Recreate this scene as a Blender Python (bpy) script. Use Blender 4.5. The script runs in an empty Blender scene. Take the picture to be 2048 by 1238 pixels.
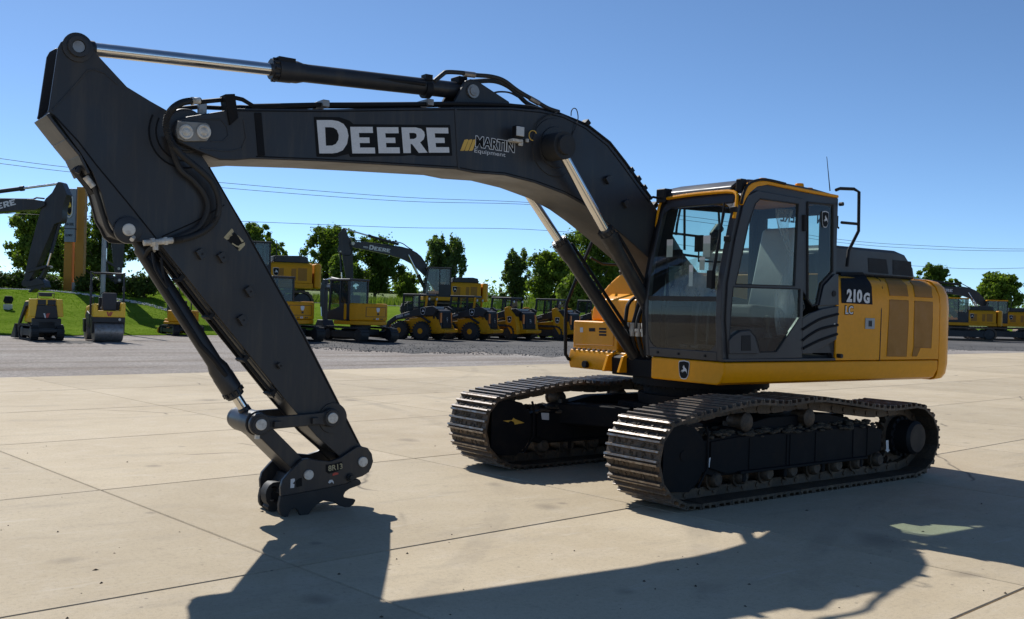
import bpy, bmesh, math, random
from mathutils import Vector, Matrix, geometry
R = math.radians
random.seed(7)
scene = bpy.context.scene
COL = scene.collection

# ---------------------------------------------------------------- camera
F_PX, IW, IH = 2039.442, 2048.0, 1238.0
CAM = Vector((8.3538, 7.3291, 1.6852))
YAW, PITCH, ROLL = .6662, -.0022, .0285
FW = Vector((-math.sin(YAW)*math.cos(PITCH), -math.cos(YAW)*math.cos(PITCH), math.sin(PITCH)))
_r = FW.cross(Vector((0, 0, 1))).normalized(); _u = _r.cross(FW)
RT = _r*math.cos(ROLL)+_u*math.sin(ROLL); UP = _u*math.cos(ROLL)-_r*math.sin(ROLL)
cd = bpy.data.cameras.new('camera'); cam = bpy.data.objects.new('camera', cd); COL.objects.link(cam)
cd.sensor_width = 36; cd.lens = F_PX/IW*36; cd.clip_start = .1; cd.clip_end = 8000
cam.matrix_world = Matrix(((RT.x, UP.x, -FW.x, CAM.x), (RT.y, UP.y, -FW.y, CAM.y), (RT.z, UP.z, -FW.z, CAM.z), (0, 0, 0, 1)))
scene.camera = cam

# ---------------------------------------------------------------- light
SUN_EL, SUN_AZ = R(43.6), R(-93.0)          # azimuth of the sun seen from the yard (math angle)
w = bpy.data.worlds.new('World'); scene.world = w; w.use_nodes = True
nt = w.node_tree; nt.nodes.clear()
sky = nt.nodes.new('ShaderNodeTexSky'); sky.sky_type = 'NISHITA'; sky.sun_disc = False
sky.sun_elevation = SUN_EL; sky.sun_rotation = math.pi/2-SUN_AZ
sky.altitude = 200; sky.air_density = .5; sky.dust_density = .12; sky.ozone_density = 4.0
bg = nt.nodes.new('ShaderNodeBackground'); bg.inputs[1].default_value = .116
out = nt.nodes.new('ShaderNodeOutputWorld')
gn = nt.nodes.new('ShaderNodeMix'); gn.data_type = 'RGBA'; gn.blend_type = 'MULTIPLY'; gn.inputs[0].default_value = 1; gn.inputs[7].default_value = (.92, 1.02, 1.02, 1)
nt.links.new(sky.outputs[0], gn.inputs[6]); nt.links.new(gn.outputs[2], bg.inputs[0]); nt.links.new(bg.outputs[0], out.inputs[0])
sd = bpy.data.lights.new('sun', 'SUN'); sd.energy = 4.3; sd.angle = R(.5); sd.color = (1, .98, .945)
so = bpy.data.objects.new('sun', sd); COL.objects.link(so)
SDIR = Vector((math.cos(SUN_EL)*math.cos(SUN_AZ), math.cos(SUN_EL)*math.sin(SUN_AZ), math.sin(SUN_EL)))
so.rotation_euler = SDIR.to_track_quat('Z', 'Y').to_euler(); so.location = (0, -30, 40)
scene.view_settings.view_transform = 'Standard'; scene.view_settings.look = 'None'
scene.view_settings.exposure = .32; scene.view_settings.gamma = 1
try: scene.view_settings.use_curve_mapping = False
except Exception: pass

# ---------------------------------------------------------------- survey helpers
PSI = -.043                                  # the upper structure is slewed a little against the tracks
UM = Matrix.Rotation(PSI, 4, 'Z'); UMI = UM.inverted()
def ray(x, y): return FW+RT*((x-IW/2)/F_PX)-UP*((y-IH/2)/F_PX)
CU = UMI @ CAM
def onY(x, y, Y):
    d = UMI.to_3x3() @ ray(x, y); return CU+d*((Y-CU.y)/d.y)
def onX(x, y, X):
    d = UMI.to_3x3() @ ray(x, y); return CU+d*((X-CU.x)/d.x)
def xz(pts, Y):                              # outline measured on the plane y = Y of the upper structure
    o = []
    for p in pts:
        q = onY(p[0], p[1], Y); o.append((q.x, q.z))
    return o
def gz(x, y, z=0.0):
    d = ray(x, y); return CAM+d*((z-CAM.z)/d.z)
def atD(x, y, D): return CAM+ray(x, y)*D

# ---------------------------------------------------------------- mesh helpers
class MB:
    def __init__(s, xf=None): s.bm = bmesh.new(); s.xf = xf
    def face(s, vs):
        try: return s.bm.faces.new(vs)
        except ValueError: return None
    def box(s, c, d, rot=None, taper=None):
        m = Matrix.Translation(c)
        if rot is not None: m = m @ (rot if isinstance(rot, Matrix) else Matrix.Rotation(rot, 4, 'Z'))
        v = []
        for x in (-.5, .5):
            for y in (-.5, .5):
                for z in (-.5, .5):
                    k = taper if (taper and z > 0) else (1, 1)
                    v.append(s.bm.verts.new(m @ Vector((x*d[0]*k[0], y*d[1]*k[1], z*d[2]))))
        for f in ((0, 1, 3, 2), (4, 6, 7, 5), (0, 4, 5, 1), (2, 3, 7, 6), (0, 2, 6, 4), (1, 5, 7, 3)): s.face([v[i] for i in f])
        return s
    def bx(s, x0, x1, y0, y1, z0, z1): return s.box(((x0+x1)/2, (y0+y1)/2, (z0+z1)/2), (abs(x1-x0), abs(y1-y0), abs(z1-z0)))
    def prism(s, pts, a, b, ax='y', holes=None):
        """extrude a 2-D outline along an axis from a to b ('y': pts are x,z; 'x': y,z; 'z': x,y)"""
        def mk(p, t):
            return Vector((p[0], t, p[1])) if ax == 'y' else Vector((t, p[0], p[1])) if ax == 'x' else Vector((p[0], p[1], t))
        loops = [list(pts)]+[list(h) for h in (holes or [])]
        A = []; B = []
        for L in loops:
            A.append([s.bm.verts.new(mk(p, a)) for p in L]); B.append([s.bm.verts.new(mk(p, b)) for p in L])
            n = len(L)
            for i in range(n): s.face((A[-1][i], A[-1][(i+1) % n], B[-1][(i+1) % n], B[-1][i]))
        if len(loops) == 1:
            s.face(A[0]); s.face(B[0][::-1])
        else:
            tri = geometry.tessellate_polygon([[Vector((p[0], p[1], 0)) for p in L] for L in loops])
            fa = [v for L in A for v in L]; fb = [v for L in B for v in L]
            for t in tri:
                s.face([fa[i] for i in t]); s.face([fb[i] for i in t[::-1]])
        return s
    def flat(s, loops, mk):
        tri = geometry.tessellate_polygon([[Vector((p[0], p[1], 0)) for p in L] for L in loops])
        vs = [s.bm.verts.new(mk(p)) for L in loops for p in L]
        for t in tri: s.face([vs[i] for i in t])
        return s
    def cyl(s, p0, p1, r0, r1=None, n=20, cap=True):
        p0, p1 = Vector(p0), Vector(p1); r1 = r0 if r1 is None else r1
        q = (p1-p0).to_track_quat('Z', 'Y'); a = []; b = []
        for i in range(n):
            t = 2*math.pi*i/n; d = q @ Vector((math.cos(t), math.sin(t), 0))
            a.append(s.bm.verts.new(p0+d*r0)); b.append(s.bm.verts.new(p1+d*r1))
        for i in range(n): s.face((a[i], a[(i+1) % n], b[(i+1) % n], b[i]))
        if cap: s.face(a[::-1]); s.face(b)
        return s
    def turn(s, p0, p1, prof, n=24):
        """lathe: prof = [(t along p0->p1 in metres, radius)]"""
        p0, p1 = Vector(p0), Vector(p1); ax = (p1-p0).normalized(); q = ax.to_track_quat('Z', 'Y'); rings = []
        for t, r in prof:
            rings.append([s.bm.verts.new(p0+ax*t+q @ Vector((math.cos(2*math.pi*i/n)*r, math.sin(2*math.pi*i/n)*r, 0))) for i in range(n)])
        for a, b in zip(rings, rings[1:]):
            for i in range(n): s.face((a[i], a[(i+1) % n], b[(i+1) % n], b[i]))
        s.face(rings[0][::-1]); s.face(rings[-1]); return s
    def tube(s, path, r, n=8, smooth=0, rib=None):
        P = [Vector(p) for p in path]
        if smooth: P = catmull(P, smooth)
        rings = []; prev = None
        for i, p in enumerate(P):
            t = (P[min(i+1, len(P)-1)]-P[max(i-1, 0)]).normalized()
            if prev is None:
                u = t.orthogonal().normalized()
            else:
                u = (prev-t*prev.dot(t)).normalized()
            prev = u; v = t.cross(u); rr = r*(rib if (rib and i % 2) else 1)
            if isinstance(rr, (list, tuple)): rr = rr[i]
            rings.append([s.bm.verts.new(p+(u*math.cos(2*math.pi*k/n)+v*math.sin(2*math.pi*k/n))*rr) for k in range(n)])
        for a, b in zip(rings, rings[1:]):
            for i in range(n): s.face((a[i], a[(i+1) % n], b[(i+1) % n], b[i]))
        s.face(rings[0][::-1]); s.face(rings[-1]); return s
    def strip(s, prof, y0, y1, closed=False):
        """sheet ruled along y over an (x,z) profile"""
        a = [s.bm.verts.new((p[0], y0, p[1])) for p in prof]; b = [s.bm.verts.new((p[0], y1, p[1])) for p in prof]
        for i in range(len(prof)-(0 if closed else 1)):
            j = (i+1) % len(prof); s.face((a[i], a[j], b[j], b[i]))
        return s
    def mesh(s, name, mat, smooth=38):
        bm = s.bm
        if s.xf is not None: bmesh.ops.transform(bm, matrix=s.xf, verts=bm.verts)
        bmesh.ops.recalc_face_normals(bm, faces=bm.faces)
        me = bpy.data.meshes.new(name); bm.to_mesh(me); bm.free()
        me.materials.append(mat)
        if smooth:
            me.shade_smooth(); me.set_sharp_from_angle(angle=R(smooth))
        return me
    def build(s, name, mat, parent=None, bevel=0, smooth=38, seg=2):
        me = s.mesh(name, mat, smooth)
        o = bpy.data.objects.new(name, me); COL.objects.link(o)
        if parent is not None: o.parent = parent
        if bevel:
            b = o.modifiers.new('bevel', 'BEVEL'); b.width = bevel; b.segments = seg; b.limit_method = 'ANGLE'; b.angle_limit = R(40); b.harden_normals = True
        return o
def catmull(P, k, closed=False):
    n = len(P); o = []
    for i in range(n if closed else n-1):
        if closed: a, b, c, d = P[(i-1) % n], P[i], P[(i+1) % n], P[(i+2) % n]
        else: a, b, c, d = P[max(i-1, 0)], P[i], P[i+1], P[min(i+2, n-1)]
        for j in range(k):
            t = j/k
            o.append(.5*((2*b)+(c-a)*t+(2*a-5*b+4*c-d)*t*t+(3*b-a-3*c+d)*t**3))
    if not closed: o.append(P[-1])
    return o
def cat2(pts, k, closed=False): return [(v.x, v.y) for v in catmull([Vector((p[0], p[1], 0)) for p in pts], k, closed)]
def empty(name, loc=(0, 0, 0), rz=0, label=None, cat=None, group=None, parent=None):
    o = bpy.data.objects.new(name, None); COL.objects.link(o); o.location = loc; o.rotation_euler = (0, 0, rz); o.empty_display_size = .2
    if parent is not None: o.parent = parent
    return tag(o, label, cat, group)
def tag(o, label=None, cat=None, group=None, kind=None):
    if label: o['label'] = label
    if cat: o['category'] = cat
    if group: o['group'] = group
    if kind: o['kind'] = kind
    return o
def inst(me, name, parent=None, mw=None):
    o = bpy.data.objects.new(name, me); COL.objects.link(o)
    if parent is not None: o.parent = parent
    if mw is not None: o.matrix_local = mw
    return o
def arc(cx, cy, r, a0, a1, n): return [(cx+r*math.cos(R(a0+(a1-a0)*i/n)), cy+r*math.sin(R(a0+(a1-a0)*i/n))) for i in range(n+1)]
def rrect(x0, x1, y0, y1, r, n=4):
    return arc(x1-r, y1-r, r, 0, 90, n)+arc(x0+r, y1-r, r, 90, 180, n)+arc(x0+r, y0+r, r, 180, 270, n)+arc(x1-r, y0+r, r, 270, 360, n)
_tc = {}
def text_mesh(txt, mat, size=1.0, bold=0.0, align='CENTER', space=1.0):
    key = (txt, mat.name, size, bold, align)
    if key in _tc: return _tc[key]
    cu = bpy.data.curves.new('lettering', 'FONT'); cu.body = txt; cu.size = size; cu.offset = bold; cu.align_x = align; cu.align_y = 'CENTER'; cu.space_character = space; cu.resolution_u = 3
    ob = bpy.data.objects.new('lettering', cu); COL.objects.link(ob)
    dg = bpy.context.evaluated_depsgraph_get(); dg.update()
    me = bpy.data.meshes.new_from_object(ob.evaluated_get(dg)); bpy.data.objects.remove(ob)
    me.materials.clear(); me.materials.append(mat); _tc[key] = me
    return me
def frame(o, ex, ey):
    """matrix with text x axis = ex, y axis = ey"""
    ex = Vector(ex).normalized(); ey = Vector(ey); ey = (ey-ex*ey.dot(ex)).normalized(); ez = ex.cross(ey)
    return Matrix(((ex.x, ey.x, ez.x, o[0]), (ex.y, ey.y, ez.y, o[1]), (ex.z, ey.z, ez.z, o[2]), (0, 0, 0, 1)))

# ---------------------------------------------------------------- materials
M = {}
def nmat(name):
    m = bpy.data.materials.new(name); m.use_nodes = True; M[name] = m
    return m, m.node_tree, m.node_tree.nodes['Principled BSDF']
def N(nt, typ, **kw):
    n = nt.nodes.new(typ)
    for k, v in kw.items():
        if k in n.inputs: n.inputs[k].default_value = v
        else: setattr(n, k, v)
    return n
def noise(nt, scale, detail=4, rough=.55, vec=None, stretch=None):
    t = N(nt, 'ShaderNodeTexNoise'); t.inputs['Scale'].default_value = scale; t.inputs['Detail'].default_value = detail; t.inputs['Roughness'].default_value = rough
    if vec is None:
        tc = N(nt, 'ShaderNodeTexCoord'); vec = tc.outputs['Object']
    if stretch:
        mp = N(nt, 'ShaderNodeMapping'); mp.inputs['Scale'].default_value = stretch; nt.links.new(vec, mp.inputs[0]); vec = mp.outputs[0]
    nt.links.new(vec, t.inputs['Vector']); return t.outputs['Fac']
def ramp(nt, fac, stops):
    r = N(nt, 'ShaderNodeValToRGB'); e = r.color_ramp.elements
    while len(e) < len(stops): e.new(.5)
    for i, (p, c) in enumerate(stops):
        e[i].position = p; e[i].color = (c, c, c, 1) if not isinstance(c, tuple) else (*c, 1)
    nt.links.new(fac, r.inputs[0]); return r.outputs[0]
def mix(nt, fac, a, b, mode='MIX'):
    m = N(nt, 'ShaderNodeMix', data_type='RGBA', blend_type=mode)
    for s, v in ((0, fac), (6, a), (7, b)):
        if hasattr(v, 'is_output'): nt.links.new(v, m.inputs[s])
        else: m.inputs[s].default_value = (*v, 1) if isinstance(v, tuple) else v
    return m.outputs[2]
def bump(nt, bsdf, h, strength=.3, dist=.01):
    b = N(nt, 'ShaderNodeBump'); b.inputs['Strength'].default_value = strength; b.inputs['Distance'].default_value = dist
    nt.links.new(h, b.inputs['Height']); nt.links.new(b.outputs[0], bsdf.inputs['Normal'])
def paint(name, col, rough=.35, dirt=(.25, .2, .14), dirtamt=.25, scale=3, metal=0, spec=.5, coat=0, var=.12):
    m, nt, b = nmat(name)
    big = noise(nt, scale, 6, .65); fine = noise(nt, scale*14, 4, .6)
    f = ramp(nt, big, [(.48, 0.0), (.75, dirtamt)])
    f2 = ramp(nt, fine, [(.35, 1-var), (.7, 1+0.0)])
    c = mix(nt, 1.0, mix(nt, f, col, dirt), f2, 'MULTIPLY')
    nt.links.new(c, b.inputs['Base Color'])
    rr = ramp(nt, big, [(.3, max(rough-.06, .02)), (.75, min(rough+.2, 1))]); nt.links.new(rr, b.inputs['Roughness'])
    b.inputs['Metallic'].default_value = metal; b.inputs['Specular IOR Level'].default_value = .15 if name == 'black_decal' else spec; b.inputs['Coat Weight'].default_value = coat
    b.inputs['Coat Roughness'].default_value = .12
    bump(nt, b, fine, .06, .004)
    return m
m, nt, b = nmat('dark_paint')
n1 = noise(nt, 1.1, 6, .65); n2 = noise(nt, 2.2, 6, .7, None, (3.5, 3.5, .35)); n3 = noise(nt, 22, 5, .65); n4 = noise(nt, 60, 3, .7, None, (1, 1, .12))
c = mix(nt, ramp(nt, n1, [(.42, 0.0), (.72, .55)]), (.0215, .0225, .026), (.040, .036, .031))
c = mix(nt, ramp(nt, n2, [(.50, 0.0), (.70, .6)]), c, (.066, .054, .04))
c = mix(nt, ramp(nt, n3, [(.66, 0.0), (.78, .5)]), c, (.012, .012, .013))
c = mix(nt, ramp(nt, n4, [(.70, 0.0), (.82, .35)]), c, (.10, .09, .08))
nt.links.new(c, b.inputs['Base Color']); b.inputs['Specular IOR Level'].default_value = .4
nt.links.new(ramp(nt, n1, [(.3, .30), (.7, .55)]), b.inputs['Roughness']); bump(nt, b, n1, .12, .02)
paint('dark_trim', (.010, .0105, .012), .6, (.04, .03, .022), .55, 3, spec=.12)
paint('cab_grey', (.033, .0335, .0375), .4, (.08, .07, .055), .3, 2, coat=.1, spec=.35)
paint('black_plastic', (.012, .012, .013), .55, (.05, .045, .04), .2, 4, spec=.25)
paint('black_rubber', (.018, .018, .018), .62, (.07, .06, .05), .25, 6)
paint('yellow_paint', (.80, .325, .0), .34, (.46, .22, .02), .2, 1.6, coat=.05, var=.08, spec=.2)
paint('grille_brown', (.33, .14, .004), .55, (.16, .09, .03), .3, 6)
paint('silver_pin', (.66, .63, .56), .5, (.2, .13, .07), .8, 16, metal=.1)
m, nt, b = nmat('joint_sealant'); b.inputs['Base Color'].default_value = (.022, .02, .018, 1); b.inputs['Roughness'].default_value = .9
paint('steel_worn', (.3, .28, .26), .42, (.12, .08, .05), .8, 9, metal=.7)
paint('white_decal', (.66, .66, .65), .45, (.4, .38, .35), .2, 6)
paint('black_decal', (.010, .010, .010), .6, (.05, .05, .05), .2, 6)
paint('yellow_decal', (.7, .42, .06), .45, (.3, .2, .1), .4, 10)
paint('torn_paper', (.5, .42, .24), .6, (.08, .06, .04), .95, 30)
paint('pin_steel', (.27, .26, .235), .5, (.12, .09, .06), .8, 14)
paint('amber_lamp', (.7, .2, .02), .3)
paint('red_decal', (.5, .05, .03), .4)
paint('seat_cloth', (.045, .045, .05), .8, (.1, .1, .1), .2, 8)
paint('plastic_cover', (.46, .46, .44), .35, (.3, .3, .3), .4, 9)
paint('mud', (.105, .078, .05), .95, (.035, .027, .02), .9, 22, var=.5)
paint('galvanised', (.34, .36, .37), .5, (.2, .2, .2), .3, 3, metal=.3)
paint('post_yellow', (.5, .22, .02), .5, (.35, .18, .05), .3, 2)
paint('sign_grey', (.22, .26, .31), .4, (.15, .17, .2), .3, 1)
paint('bg_yellow', (.66, .285, .002), .45, (.36, .18, .03), .35, 1.2, spec=.25)
paint('bright_yellow', (.86, .50, .008), .35, (.4, .28, .08), .2, 1.5, coat=.2)
paint('bg_black', (.016, .017, .019), .45, (.05, .045, .04), .3, 1.5)
paint('lamp_lens', (.55, .54, .5), .2, (.3, .3, .28), .3, 18)
# chrome rods
m, nt, b = nmat('chrome'); b.inputs['Metallic'].default_value = 1; b.inputs['Base Color'].default_value = (.72, .7, .67, 1)
nt.links.new(ramp(nt, noise(nt, 9, 4), [(.3, .1), (.8, .3)]), b.inputs['Roughness'])
# track steel: brown earth and rust, worn bright on the ribs
m, nt, b = nmat('track_steel')
a = noise(nt, 5, 6, .7); c = noise(nt, 38, 5, .7)
oi = N(nt, 'ShaderNodeObjectInfo')
base = mix(nt, ramp(nt, a, [(.35, 0.0), (.62, 1.0)]), (.075, .06, .046), (.15, .098, .058))
base = mix(nt, ramp(nt, c, [(.45, 0.0), (.68, .8)]), base, (.035, .027, .02))
nt.links.new(mix(nt, 1.0, base, ramp(nt, oi.outputs['Random'], [(0, .7), (1, 1.15)]), 'MULTIPLY'), b.inputs['Base Color'])
b.inputs['Roughness'].default_value = .6; b.inputs['Metallic'].default_value = .35; bump(nt, b, c, .5, .01)
m, nt, b = nmat('grouser_steel')
a = noise(nt, 14, 5, .7)
nt.links.new(mix(nt, ramp(nt, a, [(.4, 0.0), (.65, .9)]), (.3, .275, .25), (.14, .1, .07)), b.inputs['Base Color'])
b.inputs['Metallic'].default_value = .75; nt.links.new(ramp(nt, a, [(.3, .28), (.7, .6)]), b.inputs['Roughness'])
# glass: tinted sheet, mirror by angle
def glass(name, tint, rmin=.05, rough=.0, film=0.0):
    m = bpy.data.materials.new(name); m.use_nodes = True; M[name] = m; nt = m.node_tree; nt.nodes.remove(nt.nodes['Principled BSDF'])
    t = N(nt, 'ShaderNodeBsdfTransparent'); t.inputs[0].default_value = (*tint, 1)
    g = N(nt, 'ShaderNodeBsdfGlossy'); g.inputs['Roughness'].default_value = rough; g.inputs[0].default_value = (.95, .97, 1, 1)
    lw = N(nt, 'ShaderNodeLayerWeight'); pw = N(nt, 'ShaderNodeMath', operation='POWER'); nt.links.new(lw.outputs['Facing'], pw.inputs[0]); pw.inputs[1].default_value = 5
    fr = N(nt, 'ShaderNodeMath', operation='MULTIPLY_ADD'); nt.links.new(pw.outputs[0], fr.inputs[0]); fr.inputs[1].default_value = .92; fr.inputs[2].default_value = .04
    mx = N(nt, 'ShaderNodeMixShader'); nt.links.new(fr.outputs[0], mx.inputs[0]); nt.links.new(t.outputs[0], mx.inputs[1]); nt.links.new(g.outputs[0], mx.inputs[2])
    last = mx.outputs[0]
    if film:
        d = N(nt, 'ShaderNodeBsdfDiffuse'); d.inputs[0].default_value = (.35, .37, .38, 1)
        m2 = N(nt, 'ShaderNodeMixShader'); nt.links.new(ramp(nt, noise(nt, 2.5, 5, .6), [(.35, film*.3), (.7, film)]), m2.inputs[0])
        nt.links.new(last, m2.inputs[1]); nt.links.new(d.outputs[0], m2.inputs[2]); last = m2.outputs[0]
    nt.links.new(last, nt.nodes['Material Output'].inputs[0]); return m
glass('cab_glass', (.80, .87, .82), film=.02)
glass('far_glass', (.62, .77, .73), film=.015)
m = bpy.data.materials.new('clear_plastic'); m.use_nodes = True; M['clear_plastic'] = m; nt = m.node_tree; b = nt.nodes['Principled BSDF']; b.inputs['Base Color'].default_value = (.62, .62, .6, 1); b.inputs['Roughness'].default_value = .3
t = N(nt, 'ShaderNodeBsdfTransparent'); mx = N(nt, 'ShaderNodeMixShader'); nt.links.new(ramp(nt, noise(nt, 6, 5, .7, None, (1, 1, .3)), [(.35, .2), (.7, .6)]), mx.inputs[0]); nt.links.new(t.outputs[0], mx.inputs[1]); nt.links.new(b.outputs[0], mx.inputs[2]); nt.links.new(mx.outputs[0], nt.nodes['Material Output'].inputs[0])
glass('bg_glass', (.42, .5, .5), film=.04)
STAINS = [(float(gz(x, y).x), float(gz(x, y).y), r_) for x, y, r_ in ((1757, 1083, .26), (1460, 1043, .10), (1090, 1013, .16), (640, 1205, .12), (985, 970, .14), (300, 930, .10), (120, 1120, .14), (820, 880, .2), (420, 800, .25), (1930, 1150, .12), (1250, 1180, .10), (700, 800, .2))]
# concrete
m, nt, b = nmat('concrete')
tc = N(nt, 'ShaderNodeTexCoord'); geo = N(nt, 'ShaderNodeNewGeometry'); P = geo.outputs['Position']; oi = N(nt, 'ShaderNodeObjectInfo')
n1 = noise(nt, .45, 6, .62, P); n2 = noise(nt, 2.6, 6, .68, P); n3 = noise(nt, 30, 5, .7, P); n4 = noise(nt, 130, 3, .6, P); n5 = noise(nt, .9, 5, .6, P, (1, 3.2, 1))
c = mix(nt, ramp(nt, n1, [(.34, 0.0), (.66, 1.0)]), (.455, .365, .24), (.54, .445, .305))
c = mix(nt, ramp(nt, n2, [(.5, 0.0), (.74, .55)]), c, (.575, .485, .36))
c = mix(nt, ramp(nt, n5, [(.56, 0.0), (.74, .4)]), c, (.30, .255, .195))
c = mix(nt, ramp(nt, n2, [(.22, .5), (.4, 0.0)]), c, (.27, .225, .165))
c = mix(nt, ramp(nt, n3, [(.30, .38), (.5, 0.0)]), c, (.25, .2, .145))
c = mix(nt, ramp(nt, n4, [(.32, .45), (.46, 0.0)]), c, (.24, .2, .15))
v = N(nt, 'ShaderNodeTexVoronoi', feature='F1'); v.inputs['Scale'].default_value = 1.15; nt.links.new(P, v.inputs['Vector'])
c = mix(nt, ramp(nt, v.outputs['Distance'], [(.03, .55), (.075, 0.0)]), c, (.17, .145, .115))
v2 = N(nt, 'ShaderNodeTexVoronoi', feature='F1'); v2.inputs['Scale'].default_value = 4.3; nt.links.new(P, v2.inputs['Vector'])
c = mix(nt, ramp(nt, v2.outputs['Distance'], [(.03, .65), (.06, 0.0)]), c, (.12, .10, .08))
# hairline cracks, tyre arcs and small pale scuffs
wv = N(nt, 'ShaderNodeVectorMath', operation='ADD'); tn = N(nt, 'ShaderNodeTexNoise'); tn.inputs['Scale'].default_value = 1.1; tn.inputs['Detail'].default_value = 2; nt.links.new(P, tn.inputs['Vector'])
sv = N(nt, 'ShaderNodeVectorMath', operation='SCALE'); sv.inputs['Scale'].default_value = .45; nt.links.new(tn.outputs['Color'], sv.inputs[0]); nt.links.new(P, wv.inputs[0]); nt.links.new(sv.outputs[0], wv.inputs[1])
cr = N(nt, 'ShaderNodeTexVoronoi', feature='DISTANCE_TO_EDGE'); cr.inputs['Scale'].default_value = .17; nt.links.new(wv.outputs[0], cr.inputs['Vector'])
mk = ramp(nt, noise(nt, .33, 3, .5, P), [(.56, 0.0), (.6, 1.0)])
mm = N(nt, 'ShaderNodeMath', operation='MULTIPLY'); nt.links.new(ramp(nt, cr.outputs['Distance'], [(.0012, .85), (.0035, 0.0)]), mm.inputs[0]); nt.links.new(mk, mm.inputs[1])
c = mix(nt, mm.outputs[0], c, (.10, .08, .06))
for cx_, cy_, rad, wd in ((-3.5, 12.5, 9.2, .11), (-3.2, 12.6, 11.0, .11), (14, -9, 14.5, .13), (14.2, -9.1, 16.3, .13), (3, -22, 13.0, .12), (3, -22, 14.9, .12)):
    dv = N(nt, 'ShaderNodeVectorMath', operation='DISTANCE'); nt.links.new(P, dv.inputs[0]); dv.inputs[1].default_value = (cx_, cy_, 0)
    sb = N(nt, 'ShaderNodeMath', operation='SUBTRACT'); nt.links.new(dv.outputs['Value'], sb.inputs[0]); sb.inputs[1].default_value = rad
    ab = N(nt, 'ShaderNodeMath', operation='ABSOLUTE'); nt.links.new(sb.outputs[0], ab.inputs[0])
    m1 = N(nt, 'ShaderNodeMath', operation='MULTIPLY'); nt.links.new(ramp(nt, ab.outputs[0], [(wd*.5, .5), (wd, 0.0)]), m1.inputs[0]); nt.links.new(ramp(nt, noise(nt, .8, 5, .7, P), [(.42, 0.0), (.66, .8)]), m1.inputs[1])
    c = mix(nt, m1.outputs[0], c, (.24, .20, .15))
for sx_, sy_, rad in ((STAINS)):
    dv = N(nt, 'ShaderNodeVectorMath', operation='DISTANCE'); nt.links.new(wv.outputs[0], dv.inputs[0]); dv.inputs[1].default_value = (sx_+.225, sy_+.225, .225)
    c = mix(nt, ramp(nt, dv.outputs['Value'], [(rad*.25, .5), (rad, 0.0)]), c, (.17, .14, .105))
n7 = noise(nt, 1.7, 7, .75, P, (.5, 2.6, 1))
c = mix(nt, ramp(nt, n7, [(.58, 0.0), (.72, .5)]), c, (.62, .55, .44))
nt.links.new(mix(nt, 1.0, c, ramp(nt, oi.outputs['Random'], [(0, .9), (1, 1.05)]), 'MULTIPLY'), b.inputs['Base Color'])
b.inputs['Roughness'].default_value = .86; b.inputs['Specular IOR Level'].default_value = .25
ad = N(nt, 'ShaderNodeMath', operation='ADD'); nt.links.new(n3, ad.inputs[0]); nt.links.new(n4, ad.inputs[1]); bump(nt, b, ad.outputs[0], .35, .006)
# dusty gravel lot and the dark chippings under the parked machines
def gravel(name, ca, cb, cc):
    m, nt, b = nmat(name)
    geo = N(nt, 'ShaderNodeNewGeometry'); P = geo.outputs['Position']
    n1 = noise(nt, .16, 6, .6, P, (1, 1, 1)); n2 = noise(nt, .35, 6, .65, P, (.28, 2.2, 1)); n3 = noise(nt, 9, 4, .75, P); n4 = noise(nt, 36, 3, .7, P)
    c = mix(nt, ramp(nt, n1, [(.4, 0.0), (.62, 1.0)]), ca, cb)
    c = mix(nt, ramp(nt, n2, [(.47, 0.0), (.62, .8)]), c, cc)
    c = mix(nt, 1.0, c, ramp(nt, n3, [(.3, .62), (.66, 1.15)]), 'MULTIPLY')
    c = mix(nt, 1.0, c, ramp(nt, n4, [(.3, .6), (.66, 1.2)]), 'MULTIPLY')
    nt.links.new(c, b.inputs['Base Color']); b.inputs['Roughness'].default_value = .95; b.inputs['Specular IOR Level'].default_value = .15
    bump(nt, b, n4, .8, .03)
gravel('lot_gravel', (.33, .29, .255), (.40, .36, .32), (.25, .205, .165))
gravel('dark_gravel', (.12, .115, .11), (.17, .16, .15), (.1, .095, .09))
m, nt, b = nmat('lawn')
geo = N(nt, 'ShaderNodeNewGeometry'); P = geo.outputs['Position']
c = mix(nt, ramp(nt, noise(nt, .5, 6, .65, P, (.5, 1.6, 1)), [(.35, 0.0), (.65, 1.0)]), (.115, .175, .022), (.175, .24, .034))
c = mix(nt, ramp(nt, noise(nt, 7, 5, .75, P), [(.35, .45), (.6, 0.0)]), c, (.05, .12, .006))
nt.links.new(c, b.inputs['Base Color']); b.inputs['Roughness'].default_value = 1; b.inputs['Specular IOR Level'].default_value = 0; bump(nt, b, noise(nt, 9, 5, .75, P), .5, .06)
m, nt, b = nmat('field')
geo = N(nt, 'ShaderNodeNewGeometry'); P = geo.outputs['Position']
c = mix(nt, ramp(nt, noise(nt, .12, 6, .65, P, (.4, 1.6, 1)), [(.35, 0.0), (.65, 1.0)]), (.10, .17, .02), (.19, .23, .06))
nt.links.new(c, b.inputs['Base Color']); b.inputs['Roughness'].default_value = .9; bump(nt, b, noise(nt, 3, 5, .75, P), 1, .3)
paint('road_pale', (.42, .41, .39), .9, (.3, .3, .28), .3, .2)
paint('ballast', (.075, .07, .065), .9, (.12, .11, .1), .5, 2)
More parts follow.
